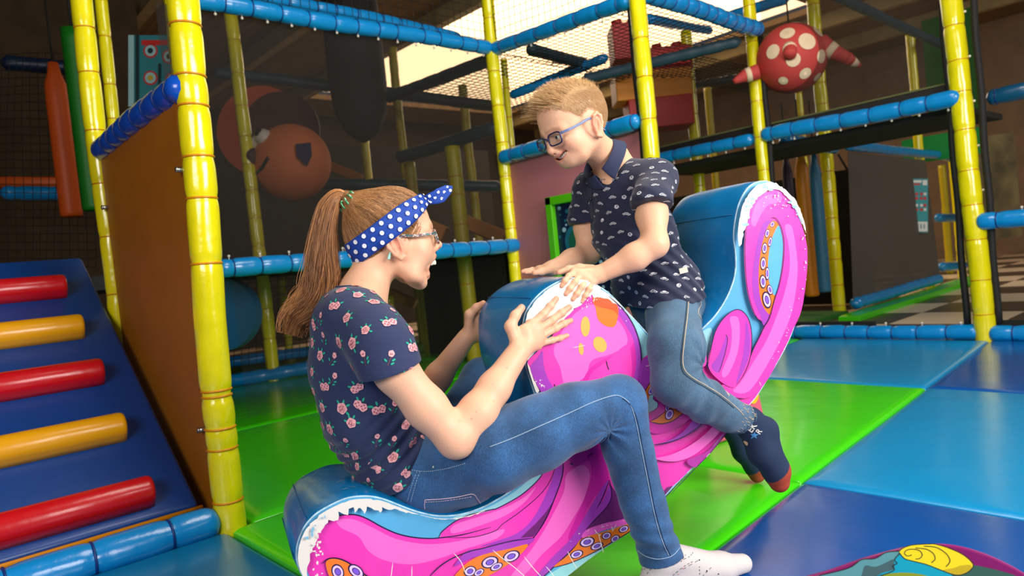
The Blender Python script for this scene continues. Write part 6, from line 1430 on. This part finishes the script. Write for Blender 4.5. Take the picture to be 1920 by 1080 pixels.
strands(15000,lambda p: hair_ok(p)&(p[:,2]<.062),lambda p: nr3.uniform(.0045,.0075,len(p))+.010*np.clip((p[:,2]-.02)/.04,0,1),lambda p,n: np.stack([-.35+nr3.normal(0,.12,n),p[:,1]*2,-.9+.5*np.clip((p[:,2]-.0)/.05,0,1)],1),.00026,lambda p,n: mixc(p,n,bl0,bl1),'side_hair',K=4,lift=.10)
def topdir(p,n):
    return np.stack([.45+.6*np.clip(p[:,0]/.08,-1,1)+nr3.normal(0,.22,n),nr3.normal(0,.25,n)-p[:,1]*3,.55+nr3.normal(0,.15,n)],1)
strands(3600,lambda p: (((p[:,0]-.055)*.62-(p[:,2]-.001)*.78)<-.0)&(p[:,2]>.036)&(np.abs(p[:,1])<.058)&(p[:,0]>-.075),lambda p: .009+.014*np.clip((p[:,0]+.01)/.07,0,1)+nr3.uniform(0,.006,len(p)),topdir,.00036,lambda p,n: mixc(p,n,bld*.5+bl0*.5,blt),'top_hair',K=7,lift=.10)
def quiff(p,n): 
    g=np.round(p[:,1]*110)*1.3+np.round(p[:,0]*90); return np.stack([.95+.12*np.sin(g*3.1),.30*np.sin(g*1.7)-.0,.30+.22*np.sin(g*2.3)+nr3.normal(0,.06,n)],1)
strands(1500,lambda p: (((p[:,0]-.057)*.62-(p[:,2]-.001)*.78)<-.0)&(((p[:,0]-.026)*.62-(p[:,2]-.002)*.78)>-.012)&(np.abs(p[:,1])<.056)&(p[:,0]>.02),lambda p: .016+.030*np.abs(np.sin(np.round(p[:,1]*110)*2.1+np.round(p[:,0]*90)))*nr3.uniform(.8,1,len(p)),quiff,.00045,lambda p,n: mixc(p,n,bld,blt),'quiff',K=7,lift=.4)
GB=thing('eyeglasses','dark blue rectangular eyeglasses worn by the blond boy','glasses',tuple(HWB(100,0,-43)))
glasses(GB,OB,RB,SCB,mat('navy_frame',(26,30,84),.2,coat=.8),mat('navy_frame_tip',(30,36,90),.25,coat=.6),lens_w=.0235,lens_h=.0150,zc=-.046,earz=-.026,spread=.0735)
for o in GB.children:
    if o.name.startswith('temple_arm'): o.data.materials[0]=mat('slate_blue_arm',(98,116,160),.3,coat=.5)
# ---- polo shirt
M_POLO=mat('navy_pique',(28,34,62),.85,bump=.0012,bscale=60,sheen=.15)
T_=Sdf()
T_.cone(CH_+LB*.085+ZAX*-.004,CH_-LB*.075,.052,.052,k=.03)
T_.cone(FP(1168,352,SB),FP(1188,440,SB),.074,.080,k=.03,lat=LB,f=1.38); T_.cone(FP(1188,440,SB),FP(1228,535,SB),.080,.086,k=.03,lat=LB,f=1.38); T_.cone(FP(1228,535,SB),FP(1262,620,SB),.088,.088,k=.03,lat=LB,f=1.36)
SL=Sdf(); SL.chain([CH_+LB*.09,shN,FP(1221,380,SB-.17),FP(1225,430,SB-.185)],[.048,.048,.0455,.0455],k=.02)
SL.plane(FP(1223,388,SB-.168),nrm(FP(1226,430,SB-.185)-FP(1216,360,SB-.15)),.002); SL.chain([FP(1222,398,SB-.172)+(FP(1225,430,SB-.185)-FP(1222,395,SB-.172))*q for q in (.2,1.6)],[.0415,.041],k=.001,op='-'); T_.group(SL,.02)
SL=Sdf(); SL.chain([CH_-LB*.10,shF,FP(1100,405,SB+.125),FP(1101,430,SB+.125)],[.05,.052,.048,.046],k=.02); SL.plane(FP(1100,418,SB+.125),(0,0,-1),.002); T_.group(SL,.02)
T_.cone(FP(1236,520,SB-.05),HB1-ZAX*.0,.072,.083,k=.03)
T_.disp(fold(32,.002,(((.9,.2,.4),0,1),((.2,-.8,.9),1.7,.8))))
fo=FP(1190,470,SB-.1); fd=nrm(ZAX*.8+UAX*.6); T_.disp(lambda p: -.003*np.sin(((p-fo)@fd)*190+((p-fo)@UAX)*40)*np.exp(-(((p-fo)@fd)/.09)**2))
hn=nrm(FP(1262,620,SB)-FP(1222,535,SB))
T_.plane(FP(1252,560,SB),nrm(np.cross(LB,nrm(FP(1320,552,SB-.1)-FP(1190,580,SB-.1))))*(1 if nrm(np.cross(LB,nrm(FP(1320,552,SB-.1)-FP(1190,580,SB-.1))))@hn>0 else -1),.003)
T_.cone(NB0+fc_*.006+ZAX*.004,HWB(-18,0,-60),.045,.055,k=.003,op='-')
v,fc=T_.mesh(.0024); mk('polo_shirt',v,fc,M_POLO,BT); bP=bvh_of(v,fc)
# collar: a band round the neck that folds down
col_m=mat('collar_navy',(44,52,84),.85,bump=.0004,bscale=700); CBc=FP(1124,299,SB-.004); axn=nrm(nrm(FP(1105,322,SB)-FP(1152,258,SB))*0+nrm(FP(1131-64,294-47,SB)-FP(1131,294,SB))); fcol=nrm(fc_-axn*(fc_@axn)); scol=np.cross(axn,fcol); V=[];Fc=[]; n=44
for i in range(n+1):
    a=.22+(2*math.pi-.44)*i/n; dirn=fcol*math.cos(a)+scol*math.sin(a); point=math.exp(-min(abs(a-.22),abs(2*math.pi-.22-a))/.35); bk=(1-math.cos(a))/2
    prof=[(.056,-.020),(.0545,-.006),(.0565,.002+.006*bk),(.0605,.002+.006*bk),(.066,-.007),(.071,-.018),(.075+.002*point,-.027-.016*point)]
    for r_,h_ in prof: V.append(CBc+dirn*r_+axn*h_)
K=7
for i in range(n):
    for j in range(K-1): Fc.append((i*K+j,i*K+j+1,(i+1)*K+j+1,(i+1)*K+j))
o=mk('collar',V,Fc,col_m,BT); sm=o.modifiers.new('solid','SOLIDIFY'); sm.thickness=.0025; ss=o.modifiers.new('sub','SUBSURF'); ss.levels=1; ss.render_levels=1
# placket and buttons
def on(px,py,l=.001): return toward(px,py,bP,l)
for nm,ps,w_ in (('placket',[(1109,330),(1107,350),(1108,375),(1112,412)],.009),):
    P=[on(*p) for p in cat(ps,False,6)]; P=[p for p in P if p is not None]; mb=MB(); V=[]
    for i,p in enumerate(P): 
        h=bP.find_nearest(Vector(p)); n_=np.array(h[1]); t_=nrm(P[min(i+1,len(P)-1)]-P[max(0,i-1)]); s_=nrm(np.cross(t_,n_)); sg=-1 if (C0-p)@n_<0 else 1; V+= [p+s_*w_+n_*sg*.0006,p-s_*w_+n_*sg*.0006]
    mb.add(V,[(2*i,2*i+1,2*i+3,2*i+2) for i in range(len(P)-1)]); mb.build(nm,M_POLO,BT)
for px,py in ((1104,342),(1109,373)):
    p=on(px,py,.002)
    if p is not None: m=MB(); m.sphere(p,(.0045,.0045,.0045),12,8); m.build('button',mat('dark_button',(16,18,30),.25,coat=.6),BT)
def car(kind):
    if kind==0: b_=[(-1.6,-.25),(-1.55,.15),(-1.0,.3),(-.6,.7),(.35,.72),(.85,.3),(1.5,.15),(1.6,-.25),(1.15,-.3),(.95,-.52),(.6,-.52),(.45,-.3),(-.55,-.3),(-.75,-.52),(-1.1,-.52),(-1.25,-.3)]; cut=[[(-.75,.28),(-.45,.56),(-.05,.58),(-.05,.28)],[(.08,.28),(.08,.58),(.3,.58),(.62,.28)],blob(-.92,-.28,.17,.17,8),blob(.78,-.28,.17,.17,8),[(-1.3,-.12),(-1.3,.04),(1.3,.04),(1.3,-.12)]]
    else: b_=blob(0,0,.85,.72,12,.06); cut=[blob(0,.25,.5,.22,8),blob(-.4,-.25,.16,.14,8),blob(.4,-.25,.16,.14,8),[(-.2,-.3),(.2,-.3),(.2,-.15),(-.2,-.15)]]
    return [(b_,0)]+[(c,1) for c in cut]
mb=MB()
for i,p in enumerate(scatter(v,fc,3000,.0265,6)):
    h=bP.find_nearest(Vector(p)); n_=np.array(h[1]); 
    if n_@(p-FP(1195,450,SB))<0: n_=-n_
    decal(mb,bP,p,n_,rng.uniform(-.25,.25),car(0 if i%4 else 1),.0066 if i%4 else .0072)
o=mb.build('car_print',[mat('print_white',(226,226,232),.8),M_POLO],BT,smooth=False); o['label']='small white cars printed on the polo shirt'
m=MB(); q=toward(1280,508,bP,.003); 
if q is not None:
    R=np.stack([right,fwd_,upv],1); m.box(q,(.021,.002,.014),R@rotm((0,1,0),-15)); m.build('hem_label',mat('cream_label',(220,216,200),.7),BT,smooth=False)
# ---- jeans
M_DB=denim('washed_denim',(62,94,120),.24,.3)
J=Sdf()
J.cone(FP(1236,535,SB),FP(1262,600,SB),.081,.083,k=.03,lat=LB,f=1.3)
J.chain([HB1+LB*.0,FP(1266,650,-.035),KB1],[.072,.066,.056],k=.02); J.chain([KB1,FP(1322,752,-.062),FP(1362,774,-.06),FP(1400,788,-.055)],[.054,.05,.043,.0345],k=.014)
J.chain([HB2,(HB2+KB2)/2+NRM*.03,KB2],[.072,.066,.056],k=.02); J.chain([KB2,AB2],[.054,.034],k=.014)
J.disp(fold(48,.0012,(((.9,.2,.4),0,1),((.2,-.8,.9),1.7,.8))))
kp=FP(1305,685,-.06); J.disp(lambda p: .0035*np.sin(np.arctan2((p-kp)@ZAX,(p-kp)@UAX)*10)*np.exp(-((np.linalg.norm(p-kp,axis=1)-.02)/.05)**2))
sd=nrm(AB1-KB1); J.disp(lambda p: .0026*np.sin(((p-AB1)@sd)*620)*np.exp(-(((p-AB1)@sd+.012)/.022)**2)*(np.linalg.norm(p-AB1,axis=1)<.09))
J.disp(lambda p: .002*np.sin(((p-KB1)@sd)*170+((p-KB1)@ZAX)*60)*np.exp(-(((p-KB1)@sd-.08)/.07)**2)*(np.linalg.norm(p-KB1,axis=1)<.2))
J.plane(FP(1240,525,SB),-hn,.003)
cutoff(J,AB1+sd*.020,sd,.06); cutoff(J,AB2+sd*.02,sd,.06)
v,fc=J.mesh(.0024); mk('jeans',v,fc,M_DB,BT); bJB=bvh_of(v,fc)
M_STG=mat('golden_stitch',(200,178,150),.7)
seam('side_seam',[(1292,548),(1289,590),(1283,640),(1280,675),(1284,694),(1298,708),(1325,724),(1352,741),(1378,762),(1392,776)],bJB,BT,M_STG,.0012)
seam('side_seam',[(1289,548),(1286,590),(1280,640),(1277,676),(1281,697),(1296,711),(1323,727),(1350,744),(1376,765)],bJB,BT,mat('dark_seam_b',(44,66,84),.8),.0012)
seam('pocket_stitch',[(1310,556),(1314,570),(1309,585),(1316,600)],bJB,BT,M_STG,.0008)
m=MB(); rs=random.Random(8)     # knitted lighter marks on the gathered cuff
for k in range(46):
    a=rs.uniform(-1.3,1.3); t=rs.uniform(-.016,.016); px=1398+t*900*.87+ -a*16*.4; py=788+t*900*.5-a*-24
    p=toward(px,py,bJB,.0006); q=toward(px+3.6,py+2,bJB,.0006)
    if p is not None and q is not None and np.linalg.norm(p-q)<.02: m.tube([p,q],.0008,4)
if m.v: m.build('cuff_marks',M_STG,BT)
# ---- socks
def sock(D,main):
    K_=Sdf(); a,h,b2,t=AB1+D,HEb+D,BAb+D,TOb+D; K_.chain([a-sd*.012,a+sd*.012,h],[.0325,.034,.030],k=.014); K_.chain([a+sd*.012,FP(1428,848,-.056)+D,b2,t],[.034,.0335,.031,.0255],k=.015); K_.cone(h,b2,.029,.028,k=.02)
    for i in range(5): K_.cone(t+NRM*(.016-.0085*i)*.9+ZAX*(-.004+.0012*i),t+NRM*(.016-.0085*i)*.9+ZAX*(-.014+.003*i),.0078,.0068,k=.006)
    v,fc=K_.mesh(.0018); ax=nrm(t-a); hs=(v-a)@ax; tl=(t-a)@ax; c=np.tile(np.array(lin((26,44,74))),(len(v),1)); red=np.array(lin((164,62,38)))
    dn=(FP(1480,850,-.06)-FP(1420,870,-.06)); dn/=np.linalg.norm(dn); sd_=(v-(a+t)/2)@dn
    wt=np.clip((hs-(tl-.020-.30*sd_))/.002,0,1); wh=np.clip((.020-np.linalg.norm(v-(FP(1456,806,-.05)+D),axis=1))/.002,0,1); w_=np.maximum(wt,wh)[:,None]; c=c*(1-w_)+red*w_
    o=mk('sock',v,fc,mat('knit_sock',(26,44,74),.95,vcol=True,bump=.0006,bscale=420),BT,col=c); return bvh_of(v,fc)
bS=sock(np.zeros(3),True); sock(dF,False)
def letters(txt,px,py,ang,size,bvh,T,m_,lbl):
    cu=bpy.data.curves.new('t','FONT'); cu.body=txt; cu.size=1; cu.offset=.02; to=bpy.data.objects.new('t',cu); COL.objects.link(to); dg=bpy.context.evaluated_depsgraph_get(); me=bpy.data.meshes.new_from_object(to.evaluated_get(dg)); bpy.data.objects.remove(to); bpy.data.curves.remove(cu)
    V=[]; ca,sa=math.cos(ang),math.sin(ang)
    for q in me.vertices:
        x,y=q.co.x*size*.9,q.co.y*size; X=px+x*ca+y*sa; Y=py+x*sa-y*ca; p=toward(X,Y,bvh,.0010)
        if p is None: return
        V.append(p)
    o=mk('lettering',V,[tuple(f.vertices) for f in me.polygons],m_,T,smooth=False); o['label']=lbl
M_LW=mat('sock_white',(214,212,204),.9)
letters('EK',1409,812,-.95,17,bS,BT,M_LW,'white letters knitted in the sock'); letters('R',1424,815,-.95,15,bS,BT,M_LW,'white letter knitted in the sock')
P=[toward(1414+math.cos(a)*r,816+math.sin(a)*r*.9,bS,.001) for a,r in ((-.3,11),(.3,3.5),(.95,9),(1.6,3.5),(2.3,10),(2.9,3.5),(3.5,8),(4.2,3.5),(4.8,8),(5.4,3.5))]
if all(p is not None for p in P): m=MB(); c_=toward(1414,816,bS,.0012); m.add([c_]+P,[(0,1+i,1+(i+1)%10) for i in range(10)]); m.build('star_patch',mat('star_blue',(70,140,196),.9),BT,smooth=False)
